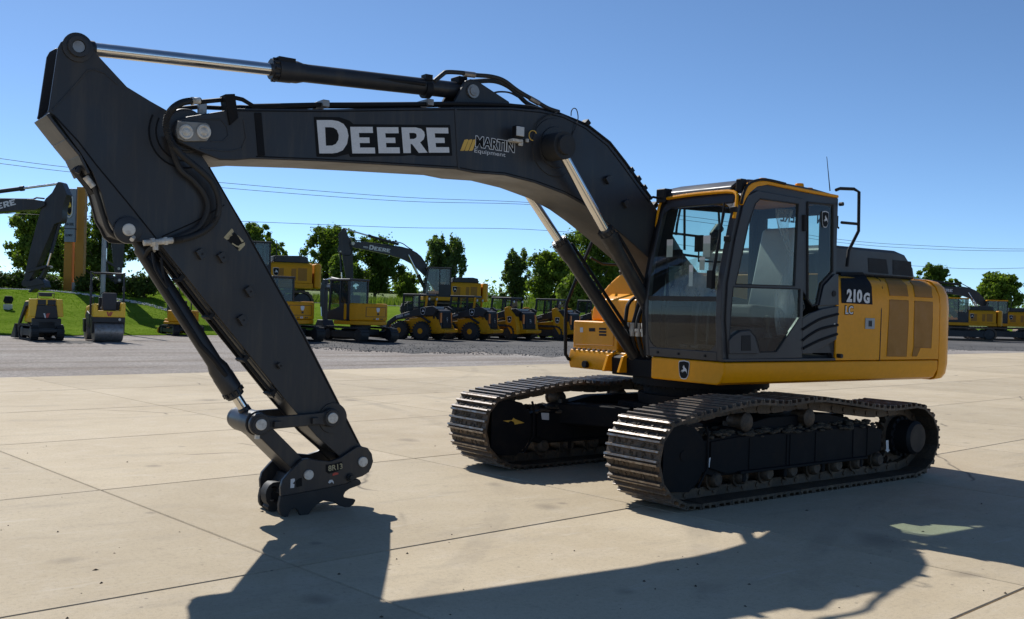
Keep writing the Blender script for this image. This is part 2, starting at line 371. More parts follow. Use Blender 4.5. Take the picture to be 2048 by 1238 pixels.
def leafmat(name, ca, cb, trans=.25):
    m = bpy.data.materials.new(name); m.use_nodes = True; M[name] = m; nt = m.node_tree; b = nt.nodes['Principled BSDF']
    geo = N(nt, 'ShaderNodeNewGeometry'); ri = geo.outputs['Random Per Island']
    c = mix(nt, ri, ca, cb)
    nt.links.new(c, b.inputs['Base Color']); b.inputs['Roughness'].default_value = .6; b.inputs['Specular IOR Level'].default_value = .12
    t = N(nt, 'ShaderNodeBsdfTranslucent'); nt.links.new(mix(nt, 1.0, c, (1.1, 1.25, .5), 'MULTIPLY'), t.inputs[0])
    mx = N(nt, 'ShaderNodeMixShader'); mx.inputs[0].default_value = trans
    nt.links.new(b.outputs[0], mx.inputs[1]); nt.links.new(t.outputs[0], mx.inputs[2]); nt.links.new(mx.outputs[0], nt.nodes['Material Output'].inputs[0])
leafmat('leaf_dark', (.085, .125, .022), (.155, .21, .036), .5)
leafmat('leaf_mid', (.11, .16, .024), (.20, .26, .042), .5)
leafmat('leaf_light', (.13, .185, .032), (.22, .28, .055), .5)
leafmat('leaf_blue', (.105, .145, .042), (.175, .225, .07), .5)
leafmat('hedge_leaf', (.04, .065, .014), (.08, .115, .024), .3)
leafmat('grass_blade', (.125, .21, .016), (.19, .275, .03), .35)
leafmat('weed_leaf', (.10, .16, .02), (.2, .24, .06), .35)
paint('bark', (.09, .07, .055), .9, (.05, .04, .03), .5, 6)
paint('white_stone', (.6, .58, .54), .8, (.35, .3, .25), .4, 6)
paint('cable', (.03, .03, .035), .6)
# ================================================================= GROUND
JA = .0853
JM = Matrix.Rotation(JA, 4, 'Z')
apron = tag(MB(JM).bx(-84, 22, -15.1, 24, -.40, -.05).build('concrete_apron', M['joint_sealant']), kind='structure')
us = [2.07+3.415*k for k in range(-24, 6)]; vs = [-15.14, -11.93, -8.71, -5.49, -2.27, .95, 4.12, 7.3, 10.5, 13.7]
rs = random.Random(3)
slab_cache = {}
def slab(u0, u1, v0, v1):
    g = .006
    L, Wd = round(u1-u0, 3), round(v1-v0, 3); key = (L, Wd)
    if key not in slab_cache:
        b = MB(); b.bx(-L/2+g, L/2-g, -Wd/2+g, Wd/2-g, -.049, 0); me = b.mesh('slab', M['concrete'], 0)
        bm = bmesh.new(); bm.from_mesh(me)
        top = [e for e in bm.edges if all(v.co.z > -.01 for v in e.verts)]
        bmesh.ops.bevel(bm, geom=top, offset=.007, segments=1, affect='EDGES'); bm.to_mesh(me); bm.free(); slab_cache[key] = me
    m = JM @ Matrix.Translation(((u0+u1)/2, (v0+v1)/2, rs.uniform(-.0015, .0)))
    inst(slab_cache[key], 'slab', apron, m)
for i in range(len(us)-1):
    for j in range(len(vs)-1):
        if us[i+1] < -42 and vs[j+1] > 1: continue
        slab(us[i], us[i+1], vs[j], vs[j+1])

# ================================================================= EXCAVATOR
EX = empty('excavator', (0, 0, 0), 0, 'large dark grey and yellow excavator in front, its tracks standing on the concrete', 'excavator')
def U(): return MB(UM)
def decal(name, loops, Y, mat, parent, px=True):
    L = [xz(l, Y) if px else l for l in loops]
    return U().flat(L, lambda p: (p[0], Y, p[1])).build(name, mat, parent, smooth=0)
def c1(x, y): return (x/2.752, 50+y/2.752)
def c2(x, y): return (400+x/2.7307, 90+y/2.7307)
def c3(x, y): return (950+x/3.346, 130+y/3.346)
def c7(x, y): return (220+x/2.0304, 450+y/2.0304)
def c8(x, y): return (500+x/5.897, 850+y/5.897)
def cb(x, y): return (1260+x/2.752, 330+y/2.752)
def ce(x, y): return (1640+x/3.993, 470+y/3.993)

# ---------------- tracks
PATH = [(1.55, 0), (1.78, .012), (1.97, .07), (2.11, .17), (2.195, .30), (2.222, .44), (2.19, .60), (2.09, .735), (1.93, .80), (1.5, .862), (.95, .918), (.5, .897), (0, .915), (-.55, .86), (-1.2, .785),
        (-1.72, .79), (-1.93, .745), (-2.09, .64), (-2.18, .50), (-2.2, .36), (-2.14, .2), (-2.0, .075), (-1.8, .012), (-1.5, 0), (-.75, 0), (0, 0), (.8, 0)]
def track_poses(path, n):
    P = [Vector((a, 0, b)) for a, b in catmull_closed(path)]
    L = [0]
    for i in range(len(P)): L.append(L[-1]+(P[(i+1) % len(P)]-P[i]).length)
    T = L[-1]; o = []
    def at(s):
        s %= T
        for i in range(len(P)):
            if L[i+1] >= s:
                return P[i].lerp(P[(i+1) % len(P)], (s-L[i])/max(L[i+1]-L[i], 1e-9))
    for k in range(n):
        s = k*T/n; p = at(s); t = (at(s+.06)-at(s-.06)).normalized(); nrm = Vector((t.z, 0, -t.x))
        o.append((p, t, nrm))
    return o, T/n
def catmull_closed(path): return [(v.x, v.y) for v in catmull([Vector((a, b, 0)) for a, b in path], 6, True)]
poses, pitch = track_poses(PATH, 49)
SW = .315                                     # half the shoe width
def shoe_profile(p):
    h = p/2+.012
    pr = [(-h, -.030), (-h, -.052), (h-.02, -.052), (h-.004, -.040), (h-.004, -.030)]
    for c in (h-.028, .0, -h+.028): pr += [(c+.016, -.030), (c+.008, -.003), (c-.008, -.003), (c-.016, -.030)]
    return pr
def shoe_mesh():
    pr = shoe_profile(pitch); b = MB()
    b.prism([(a, c) for a, c in pr], -SW, SW)
    # chipped plate ends and the bolt holes read as dark lugs
    for y in (-.11, .11):
        for x in (-.052, .052): b.cyl((x-.005, y, -.034), (x-.005, y, -.022), .014, n=6)
    return b.mesh('track_shoe', M['track_steel'], 30)
def grouser_mesh():
    h = pitch/2+.012; b = MB()
    for c in (h-.028, 0, -h+.028): b.box((c, 0, -.0015), (.017, SW*2-.004, .004))
    return b.mesh('grouser_edge', M['grouser_steel'], 0)
def link_mesh():
    b = MB()
    for y in (-.085, .085):
        b.prism([(-pitch/2-.02, -.056), (pitch/2-.01, -.056), (pitch/2+.02, -.085), (pitch/2+.015, -.125), (pitch/2-.035, -.142), (-pitch/2+.03, -.142), (-pitch/2-.03, -.12)], y-.02, y+.02)
    b.cyl((-pitch/2, -.115, -.098), (-pitch/2, .115, -.098), .024, n=10)
    return b.mesh('track_link', M['track_steel'], 40)
def mud_mesh(seed):
    rr = random.Random(seed); b = MB()
    h = pitch/2+.012
    for c0 in ((h-.028)/2, -(h-.028)/2):
        for k in range(11):
            y = rr.uniform(-SW*.8, SW*.8); r = rr.uniform(.008, .02)
            bmesh.ops.create_icosphere(b.bm, subdivisions=1, radius=1, matrix=Matrix.Translation((c0+rr.uniform(-.012, .012), y, -.027)) @ Matrix.Rotation(rr.uniform(0, 3), 4, 'Z') @ Matrix.Diagonal((r*.9, r*rr.uniform(1, 2.2), r*.55, 1)))
    return b.mesh('mud', M['mud'], 0)
SHOE, GROUSER, LINK, MUDS = shoe_mesh(), grouser_mesh(), link_mesh(), [mud_mesh(k) for k in range(5)]
def frame_geom(yc, side):
    """side +1: near track, outer face towards +y"""
    b = MB()
    o = yc
    b.prism([(1.55, .56), (1.1, .60), (-.95, .60), (-1.3, .52), (-1.3, .30), (-.95, .235), (1.35, .235), (1.55, .30)], o-.17, o+.17)
    b.prism([(1.15, .62), (.5, .72), (-.4, .72), (-.95, .62), (-.95, .58), (1.15, .58)], o-.10, o+.10)
    # sloping mud shelf and lower skirt
    for x in (-.9, -.25, .35, .95): b.box((x, o, .22), (.05, .40, .12))
    return b
tracks = []
for side, yc in ((1, 1.195), (-1, -1.195)):
    tf = frame_geom(yc, side).build('track_frame', M['dark_trim'], EX, .012)
    tracks.append(tf)
    # outer skirts, both faces
    for s2 in (1, -1):
        ys = yc+s2*.175
        b = MB(); b.prism([(1.42, .55), (1.05, .575), (-.9, .575), (-1.25, .50), (-1.25, .335), (-.9, .255), (1.2, .255), (1.42, .32)], ys, ys+s2*.02)
        b.bx(-.95, 1.05, ys, ys+s2*.06, .245, .268)
        for x in (-1.0, -.75, -.12, .28, .33, .88): b.bx(x, x+.018, ys, ys+s2*.028, .27, .56)
        b.build('frame_skirt', M['dark_trim'], tf, .004)
    # rock guard / idler yoke plates
    for s2 in (1, -1):
        ys = yc+s2*.2
        b = MB(); pl = [(2.05, .66), (1.98, .72), (1.80, .72), (1.66, .69), (1.56, .60), (1.52, .52), (1.52, .34), (1.60, .22), (1.72, .14), (1.95, .16), (2.05, .24)]
        b.prism(pl, ys, ys+s2*.022)
        b.tube([(1.53, ys+s2*.03, .70), (1.50, ys+s2*.03, .62), (1.50, ys+s2*.03, .33), (1.62, ys+s2*.03, .17)], .014, 6)
        b.cyl((1.80, ys, .46), (1.80, ys+s2*.03, .46), .05, n=8)
        b.build('idler_guard', M['dark_trim'], tf, .004)
    MB().turn((1.81, yc-.1, .43), (1.81, yc+.1, .43), [(0, .23), (.0, .30), (.03, .305), (.05, .33), (.15, .33), (.17, .305), (.2, .30), (.2, .23)], 32).build('idler', M['track_steel'], tf)
    b = MB(); sp = []
    for k in range(21):
        a0 = 2*math.pi*k/21
        for da, rr in ((0, .27), (.09, .275), (.13, .33), (.19, .33), (.23, .275)): sp.append((-1.79+rr*math.cos(a0+da), .415+rr*math.sin(a0+da)))
    b.prism(sp, yc-.04, yc+.04); b.build('sprocket', M['track_steel'], tf)
    b = MB(); b.turn((-1.79, yc, .415), (-1.79, yc+side*.29, .415), [(0, .21), (.1, .21), (.11, .18), (.26, .18), (.29, .15)], 28)
    for k in range(14):
        a0 = 2*math.pi*k/14; b.cyl((-1.79+.2*math.cos(a0), yc+side*.09, .415+.2*math.sin(a0)), (-1.79+.2*math.cos(a0), yc+side*.125, .415+.2*math.sin(a0)), .016, n=6)
    b.build('drive_motor', M['black_plastic'], tf)
    for k in range(8):
        x = 1.30-k*.365
        MB().turn((x, yc-.19, .205), (x, yc+.19, .205), [(0, .05), (.02, .07), (.06, .075), (.06, .10), (.1, .10), (.1, .08), (.28, .08), (.28, .10), (.32, .10), (.32, .075), (.36, .07), (.38, .05)], 18).build('track_roller', M['track_steel'], tf)
    for x in (.92, -.02):
        b = MB(); b.turn((x, yc-.02*side, .70), (x, yc+side*.2, .70), [(0, .05), (.04, .075), (.18, .075), (.18, .088), (.2, .088), (.22, .06)], 18); b.bx(x-.05, x+.05, yc-.06, yc+.06, .58, .69); b.build('carrier_roller', M['track_steel'], tf)
    for k, (p, t, nrm) in enumerate(poses):
        jit = rs.uniform(-.004, .004)
        m = Matrix(((t.x, 0, nrm.x, p.x), (0, 1, 0, yc+jit), (t.z, 0, nrm.z, p.z), (0, 0, 0, 1)))
        # local z is outward
        s_ = inst(SHOE, 'track_shoe', tf, m); inst(LINK, 'track_link', tf, m)
        inst(GROUSER, 'grouser_edge', tf, m)
        if not (p.z < .05): tag(inst(MUDS[(k*3+(side > 0)) % 5], 'mud', tf, m), kind='stuff')
# mud heaps lying on the track frame ledges
rm = random.Random(5)
for tf, yc in zip(tracks, (1.195, -1.195)):
    b = MB()
    for k in range(420):
        x = rm.uniform(-1.1, 1.45); y = yc+rm.choice((-1, 1))*rm.uniform(.05, .22); r = rm.uniform(.012, .035)
        z = .60-.35*max(0, abs(y-yc)-.12)+rm.uniform(0, .03)
        bmesh.ops.create_icosphere(b.bm, subdivisions=1, radius=1, matrix=Matrix.Translation((x, y, z)) @ Matrix.Diagonal((r*1.6, r, r*.6, 1)))
    tag(b.build('mud_heap', M['mud'], tf, smooth=0), kind='stuff')
# arrow stickers and white marks on the far frame
b = MB(); ya = -1.195+.2225+.003
arrow = [(1.60, .60), (1.76, .665), (1.72, .63), (1.88, .618), (1.73, .595), (1.69, .55), (1.70, .592)]
arrow = [(p.x, p.z) for p in [(lambda d: CAM+d*((ya-CAM.y)/d.y))(ray(*q)) for q in ((1006, 841.5), (1022, 846), (1024.5, 855), (1028.5, 849.5), (1049, 845.5), (1030, 838), (1027, 835.5), (1024, 840))]]
b.flat([arrow], lambda p: (p[0], ya, p[1])).build('arrow_sticker', M['yellow_decal'], tracks[1], smooth=0)
def trk_px(q, Y): d = ray(*q); v = CAM+d*((Y-CAM.y)/d.y); return (v.x, v.z)
yb = -1.195+.197+.003
MB().flat([[trk_px(q, yb) for q in ((1082, 825.5), (1098, 826), (1098, 840), (1084, 839))]], lambda p: (p[0], yb, p[1])).build('warning_sticker', M['white_decal'], tracks[1], smooth=0)
yn = 1.195+.2+.005
for q in (((1772, 880.5), (1777, 880.5), (1777.5, 899), (1780, 900), (1775.5, 905), (1770.5, 900), (1772.5, 899)), ((1418, 916), (1421.5, 915), (1420, 925), (1419, 935), (1416.8, 935), (1417.5, 925))):
    MB().flat([[trk_px(p, yn) for p in q]], lambda p: (p[0], yn, p[1])).build('white_mark', M['white_decal'], tracks[0], smooth=0)

# ---------------- car body and slewing ring
b = MB()
b.prism([(.62, .42), (.62, .72), (-.62, .72), (-.62, .42)], -.62, .62)
for sx in (1, -1):
    for sy in (1, -1):
        b.prism([(sx*.28, sy*.45), (sx*.75, sy*.3), (sx*1.12, sy*1.03), (sx*.62, sy*1.03)], .44, .66, 'z')
b.build('car_body', M['dark_trim'], EX, .02)
b = MB(); b.turn((0, 0, .72), (0, 0, 1.03), [(0, .66), (.1, .66), (.1, .60), (.20, .60), (.20, .72), (.29, .72), (.3, .68)], 48)
for k in range(36):
    a0 = 2*math.pi*k/36; b.cyl((.69*math.cos(a0), .69*math.sin(a0), .90), (.69*math.cos(a0), .69*math.sin(a0), .935), .016, n=6)
b.build('slewing_ring', M['dark_trim'], EX)

# ---------------- upper frame (the yellow rim)
NY = 1.357
b = U()
rim = [(NY, 1.243), (NY, 1.145), (NY-.045, 1.055), (NY-.10, 1.03), (.40, 1.03), (.40, 1.243)]
b.prism(rim, 1.112, -2.27, 'x')
rim_o = b.build('upper_frame', M['yellow_paint'], EX, .02, seg=3)
U().bx(-2.2, .42, -1.28, .41, 1.035, 1.2).build('deck_plate', M['dark_trim'], EX, .01)
DEER = [(-.05, .80), (.06, .66), (.12, .84), (.16, .62), (.24, .52), (.36, .40), (.60, .30), (.78, .12), (.88, -.12), (.96, -.62), (.80, -.36), (.62, -.2), (.36, -.16), (.02, -.24), (-.34, -.42), (-.44, -.36), (-.2, -.18), (-.46, -.16), (-.66, -.36), (-.74, -.26), (-.46, 0), (-.2, .02), (-.12, .2), (-.1, .38), (-.3, .42), (-.34, .5), (-.1, .6), (-.16, .74)]
SHIELD = [(-.86, .98), (0, 1.08), (.86, .98), (1, .8), (.94, .1), (.8, -.6), (.5, -.96), (0, -1.04), (-.5, -.96), (-.8, -.6), (-.94, .1), (-1, .8)]
def emblem(parent, o, ex, ey, w, h, xf=None, nm='emblem', white=None):
    f = frame(o, ex, ey)
    for loops, mt, k, dz in (([SHIELD], white or M['white_decal'], 1, .002), ([SHIELD], M['black_decal'], .90, .004), ([DEER], white or M['white_decal'], .66, .006)):
        b = MB(xf); b.flat(loops, lambda p: f @ Vector((p[0]*w/2*k, p[1]*h/2*k, dz))); b.build(nm, mt, parent, smooth=0)
q = onX(1368, 740, 1.115)
emblem(rim_o, (1.1145, q.y, q.z), (0, 1, 0), (0, 0, 1), .145, .17, UM)

# ---------------- engine housing
b = U()
sh = [(NY, 1.25), (NY, 1.84), (NY-.018, 1.95), (NY-.065, 2.035), (NY-.14, 2.09), (NY-.25, 2.112), (-1.1, 2.112), (-1.3, 2.05), (-NY, 1.9), (-NY, 1.25)]
b.prism(sh, -.475, -2.275, 'x'); hood = b.build('engine_housing', M['yellow_paint'], EX, .006)
# door seams as grooves: thin dark gaskets set in the panel
def on_side(pts, off=.003):                    # pixels on the side panel incl. the rolled shoulder
    o = []
    for p in pts:
        q = onY(p[0], p[1], NY)
        if q.z > 1.84:                          # follow the shoulder
            for _ in range(4):
                z = min(q.z, 2.108)
                yy = NY
                for (ya, za), (yb_, zb) in zip(sh[1:5], sh[2:6]):
                    if za <= z <= zb: yy = ya+(yb_-ya)*(z-za)/(zb-za)
                q = onY(p[0], p[1], yy)
            o.append(Vector((q.x, q.y+off, q.z+off)))
        else: o.append(Vector((q.x, NY+off, q.z)))
    return o
def side_patch(name, rows, mat, off, parent=hood):
    """rows: list of pixel rows (each a list of px) meshed as a grid on the side panel"""
    b = U(); g = [[b.bm.verts.new(v) for v in on_side(r, off)] for r in rows]
    for r0, r1 in zip(g, g[1:]):
        for i in range(len(r0)-1): b.face((r0[i], r0[i+1], r1[i+1], r1[i]))
    return b.build(name, mat, parent)
def lerp_rows(L, Rr, n, m=6):
    """grid between a left and a right pixel polyline (same length)"""
    def samp(P, t):
        k = t*(len(P)-1); i = min(int(k), len(P)-2); f = k-i
        return (P[i][0]+(P[i+1][0]-P[i][0])*f, P[i][1]+(P[i+1][1]-P[i][1])*f)
    o = []
    for i in range(n+1):
        a, c = samp(L, i/n), samp(Rr, i/n); o.append([(a[0]+(c[0]-a[0])*j/m, a[1]+(c[1]-a[1])*j/m) for j in range(m+1)])
    return o
for seam in ([ce(435, 330), ce(478, 360), ce(497, 420), ce(490, 600), ce(475, 1005)],):
    b = U(); b.tube([tuple(v) for v in on_side(seam, .0)], .006, 5); b.build('panel_seam', M['black_rubber'], hood)
# grilles (two upper, two lower)
for L, Rr, n in (([ce(512, 348), ce(540, 400), ce(555, 484)], [ce(640, 356), ce(690, 405), ce(704, 490)], 8), ([ce(710, 362), ce(745, 410), ce(757, 495)], [ce(838, 370), ce(885, 420), ce(896, 502)], 8),
                 ([ce(554, 520), ce(548, 700), ce(532, 968)], [ce(705, 526), ce(703, 700), ce(688, 970)], 10), ([ce(754, 530), ce(752, 680), ce(748, 898)], [ce(898, 538), ce(896, 680), ce(885, 902)], 10),
                 ([ce(747, 898), ce(740, 935), ce(734, 966)], [ce(800, 899), ce(785, 935), ce(770, 968)], 3)):
    gr_ = side_patch('grille', lerp_rows(L, Rr, n), M['grille_brown'], .004)
    b = U(); b.tube([tuple(v) for v in on_side(L+Rr[::-1]+[L[0]], .002)], .0045, 4); b.build('grille_rim', M['grille_brown'], hood)
# model panel
side_patch('model_panel', lerp_rows([ce(163, 300), ce(166, 420), ce(170, 543)], [ce(340, 300), ce(410, 400), ce(417, 556)], 9), M['black_decal'], .004)
def side_text(name, txt, px, h, mat, bold, off, sx=1.0, parent=hood):
    q = onY(px[0], px[1], NY); f = UM @ frame((q.x, NY+off, q.z), (-1, 0, .004), (0, 0, 1)) @ Matrix.Diagonal((h*sx, h, 1, 1))
    return inst(text_mesh(txt, mat, 1.0, bold), name, parent, f)
for off, bold, mt in ((.006, .045, M['white_decal']),):
    side_text('model_number', '210', (1708, 593), .165, mt, .05, off, 1.0); side_text('model_number', 'G', (1732.5, 597), .135, mt, .055, off, 1.05)
side_text('model_suffix', 'LC', (1697.5, 621), .118, M['black_decal'], .06, .004); side_text('model_suffix', 'LC', (1697.5, 621), .11, M['white_decal'], .02, .006)
b = U(); q0, q1 = onY(1730, 636, NY), onY(1748, 658, NY); b.bx(q0.x, q1.x, NY, NY+.008, q0.z, q1.z); b.build('door_latch', M['galvanised'], hood, .003)
b = U(); cx_, cz_ = (q0.x+q1.x)/2, (q0.z+q1.z)/2
for dx in (-.02, .0, .02): b.bx(cx_+dx-.005, cx_+dx+.005, NY+.008, NY+.012, cz_-.03, cz_+.03)
b.build('latch_slot', M['black_plastic'], hood)

# ---------------- counterweight
plan = [(-2.30, 1.345), (-2.42, 1.345), (-2.50, 1.325), (-2.555, 1.275), (-2.60, 1.18), (-2.70, .8), (-2.75, 0), (-2.70, -.8), (-2.58, -1.2), (-2.47, -1.345), (-2.30, -1.345)]
b = U()
def cw_ring(k, z, inset):
    return [b.bm.verts.new((-2.30+(x+2.30)*k if x < -2.31 else x, y*(1-inset/1.36), z)) for x, y in plan]
rings = [cw_ring(.55, 1.018, .10), cw_ring(.82, 1.035, .045), cw_ring(.95, 1.09, .015), cw_ring(1, 1.2, 0), cw_ring(1, 1.82, 0), cw_ring(.99, 1.94, .012), cw_ring(.93, 2.04, .055), cw_ring(.8, 2.10, .12), cw_ring(.55, 2.122, .2)]
n = len(plan)
for r0, r1 in zip(rings, rings[1:]):
    for i in range(n): b.face((r0[i], r0[(i+1) % n], r1[(i+1) % n], r1[i]))
U().prism([(y*.985, z if z < 1.3 else z-.02) for y, z in sh], -2.27, -2.31, 'x').build('tail_gap', M['grille_brown'], hood)
b.face(rings[0]); b.face(rings[-1]); cw = b.build('counterweight', M['yellow_paint'], EX, .004, smooth=50)
for x in (-2.42, -2.05): U().turn((x, .9, 2.10), (x, .9, 2.16), [(0, .03), (.04, .03), (.06, .015)], 12).build('lifting_eye', M['yellow_paint'], cw)

# ---------------- black hood on the engine deck
b = U(); b.prism([(-.62, 2.115), (-.62, 2.37), (-.70, 2.42), (-1.82, 2.42), (-2.0, 2.385), (-2.16, 2.25), (-2.2, 2.115)], 1.10, -.5)
bh = b.build('engine_hood', M['cab_grey'], EX, .035, seg=3)
for L in ([ce(385, 182), ce(530, 195), ce(548, 312), ce(392, 298)], [ce(582, 198), ce(728, 212), ce(738, 328), ce(585, 316)]):
    decal('hood_grille', [L], 1.104, M['black_plastic'], bh)
b = U(); b.bx(-.62, -.50, .2, 1.05, 2.1, 2.33); b.build('hood_front', M['dark_trim'], bh, .02)
U().tube([(-.9, -.7, 2.1), (-.9, -.7, 2.62), (-.98, -.7, 2.7)], .06, 14).build('exhaust_stack', M['black_plastic'], EX)
# rear handrail beside the hood
b = U(); Yh = 1.22
P = [onY(*p, Yh) for p in ((1694, 533), (1697, 502), (1717, 462), (1718, 384), (1708, 378), (1680, 377), (1672, 380))]
b.tube([tuple(p) for p in P], .017, 8); P2 = [onY(*p, Yh) for p in ((1717, 448), (1683, 445))]; b.tube([tuple(p) for p in P2], .015, 8)
b.build('handrail', M['black_plastic'], EX)
b = U(); p0, p1 = onY(1660, 382, .9), onY(1653.5, 313, .9); b.tube([tuple(p0), tuple(p1)], [.006, .003], 5); b.build('antenna', M['black_rubber'], EX)

# ---------------- right-hand tool box, tank, rails
b = U(); b.prism([(.70, 1.13), (.70, 1.15), (.665, 1.26), (.665, 1.555), (-.4, 1.565), (-.4, 1.13)], -NY, -.60); tb = b.build('tool_box', M['yellow_paint'], EX, .018, seg=3)
b = U(); b.prism([(.70, 1.02), (.73, 1.12), (.70, 1.232), (-.4, 1.232), (-.4, 1.02)], -NY, -.42); b.build('step_platform', M['yellow_paint'], EX, .012)
b = U()
for k in range(9): b.cyl((.69, -NY+.06+k*.085, 1.228), (.69, -NY+.06+k*.085, 1.25), .018, n=8)
b.build('step_studs', M['steel_worn'], EX)
def fx(px, X, dx=.003):
    o = []
    for p in px:
        q = onX(p[0], p[1], X); o.append((q.y, q.z))
    return o
def xdecal(name, px, X, mat, parent): U().flat([fx(px, X)], lambda p: (X, p[0], p[1])).build(name, mat, parent, smooth=0)
xdecal('box_label', ((1160, 655), (1166, 655), (1166, 664.5), (1160, 664.5)), .668, M['white_decal'], tb)
xdecal('box_latch', ((1178, 656), (1190, 656), (1190, 663), (1178, 663)), .668, M['black_plastic'], tb)
for k in range(3): xdecal('vent_slot', ((1198, 655.5+k*6), (1212.5, 656+k*6), (1212.5, 660+k*6), (1198, 659.5+k*6)), .668, M['black_plastic'], tb)
U().tube([(.672, -.66, 1.50), (.672, -.66, 1.30), (.672, -1.3, 1.285)], .004, 4).build('box_seam', M['grille_brown'], tb)
b = U(); b.prism([(-NY+.012, 1.56), (-1.325, 1.70), (-1.20, 1.86), (-1.07, 1.97), (-.93, 2.06), (-.80, 2.115), (-.62, 2.14), (-.47, 2.14), (-.47, 1.56)], -1.0, .42, 'x'); tk = b.build('fuel_tank', M['yellow_paint'], EX, .03, seg=3)
b = U(); b.prism([(.56, 1.56), (.54, 1.80), (.40, 1.88), (.3, 1.88), (.3, 1.56)], -1.0, -.45); b.build('tank_step', M['yellow_paint'], EX, .02)
b = U(); b.cyl((.18, -1.05, 2.09), (.21, -1.05, 2.15), .05, n=14); b.build('filler_cap', M['black_plastic'], tk)
b = U(); Yr = -NY+.03
P = [(.70, -1.02, 1.075)]+[tuple(onY(*p, Yr)) for p in ((1152, 721), (1137, 718), (1131, 708), (1131, 640), (1133, 608), (1160, 540), (1190, 470), (1215, 400))]
b.tube(P, .02, 8); P = [tuple(onY(*p, Yr)) for p in ((1181, 515), (1205, 528), (1240, 530))]; b.tube(P, .015, 8); b.tube([(-.2, Yr, 2.45), (.3, Yr, 2.8), (-.5, Yr, 2.8), (-.5, Yr, 2.1)], .017, 8)
b.cyl((.66, -1.04, 1.075), (.76, -1.04, 1.075), .04, n=12); b.build('handrail', M['black_plastic'], EX)
# right-hand mirror arm and rail showing left of the cab roof
b = U(); P = [tuple(onY(*p, .32)) for p in ((1332, 399), (1306, 394), (1300, 397))]; b.tube(P, .012, 8); b.build('mirror_arm', M['black_plastic'], EX)
# rail behind the far window
b = U()
for L in (((1437, 540), (1440, 470), (1437, 415), (1425, 404), (1385, 402), (1362, 410), (1354, 450), (1352, 470)), ((1369, 405), (1369, 500)), ((1335, 465), (1440, 478)), ((1335, 505), (1430, 518))):
    b.tube([tuple(onY(*p, -.42)) for p in L], .014, 7)
b.build('handrail', M['black_plastic'], EX)
# ---------------- cab
CP = [(1.116, 1.247), (1.156, 1.58), (1.150, 1.957), (1.07, 2.334), (.984, 2.657), (.931, 2.807), (.86, 2.87), (.75, 2.905), (.60, 2.922)]   # front corner line (x,z)
def frontx(z):
    for (xa, za), (xb, zb) in zip(CP, CP[1:]):
        if za <= z <= zb: return xa+(xb-xa)*(z-za)/(zb-za)
    return CP[0][0] if z < CP[0][1] else CP[-1][0]
CY0, CY1 = .30, 1.352
BK = -.468
roofline = [(x, z) for x, z in CP[5:]]+[(.3, 2.93), (-.1, 2.915), (BK+.04, 2.885), (BK, 2.85)]
side_out = CP[:5]+roofline+[(BK, 1.247)]
DUW = [cb(*p) for p in ((715, 187), (925, 215), (905, 665), (580, 655), (612, 510), (650, 330), (690, 213))]
DLW = [cb(*p) for p in ((568, 672), (935, 684), (932, 840), (805, 1028), (715, 1030), (690, 945), (660, 908), (600, 912), (548, 952), (556, 800))]
RUW = [cb(*p) for p in ((985, 215), (1120, 228), (1118, 585), (1058, 650), (1035, 760), (1008, 770), (985, 735))]
RLW = [(1605, 640), (1672, 618), (1672, 706), (1605, 706)]
DOOR = [(1457, 719), (1452, 640), (1456, 566), (1470, 483), (1486, 412), (1496, 391), (1515, 381), (1609, 398), (1604, 716)]
grow = lambda pts, k: [(sum(p[0] for p in pts)/len(pts)*(1-k)+p[0]*k, sum(p[1] for p in pts)/len(pts)*(1-k)+p[1]*k) for p in pts]
cab = empty('cab', (0, 0, 0), 0, parent=EX)
# near side wall behind the door
U().prism(side_out, CY1-.05, CY1-.012, holes=[xz(grow(DUW, 1.06), CY1), xz(grow(DLW, 1.05), CY1), xz(RUW, CY1), xz(RLW, CY1)]).build('side_wall', M['cab_grey'], cab, .006)
b = U(); b.prism(xz(DOOR, NY), CY1-.012, CY1+.008, holes=[xz(DUW, NY), xz(DLW, NY)]); b.build('door_frame', M['cab_grey'], cab, .006, seg=3)
b = U()
for loop in (DUW, DLW):
    P = [(x, CY1+.006, z) for x, z in xz(grow(loop, 1.006), NY)]; b.tube(P+[P[0], P[1]], .007, 6)
P = [(x, CY1-.006, z) for x, z in xz(grow(RUW, 1.03), NY)]; b.tube(P+[P[0], P[1]], .010, 6)
b.build('window_gasket', M['black_rubber'], cab)
gl = CY1-.004
U().flat([xz(grow(DUW, 1.01), gl)], lambda p: (p[0], gl, p[1])).build('door_window', M['cab_glass'], cab, smooth=0)
U().flat([xz(grow(DLW, 1.01), gl)], lambda p: (p[0], gl, p[1])).build('lower_door_window', M['cab_glass'], cab, smooth=0)
U().flat([xz(grow(RUW, 1.02), gl-.01)], lambda p: (p[0], gl-.01, p[1])).build('rear_side_window', M['cab_glass'], cab, smooth=0)
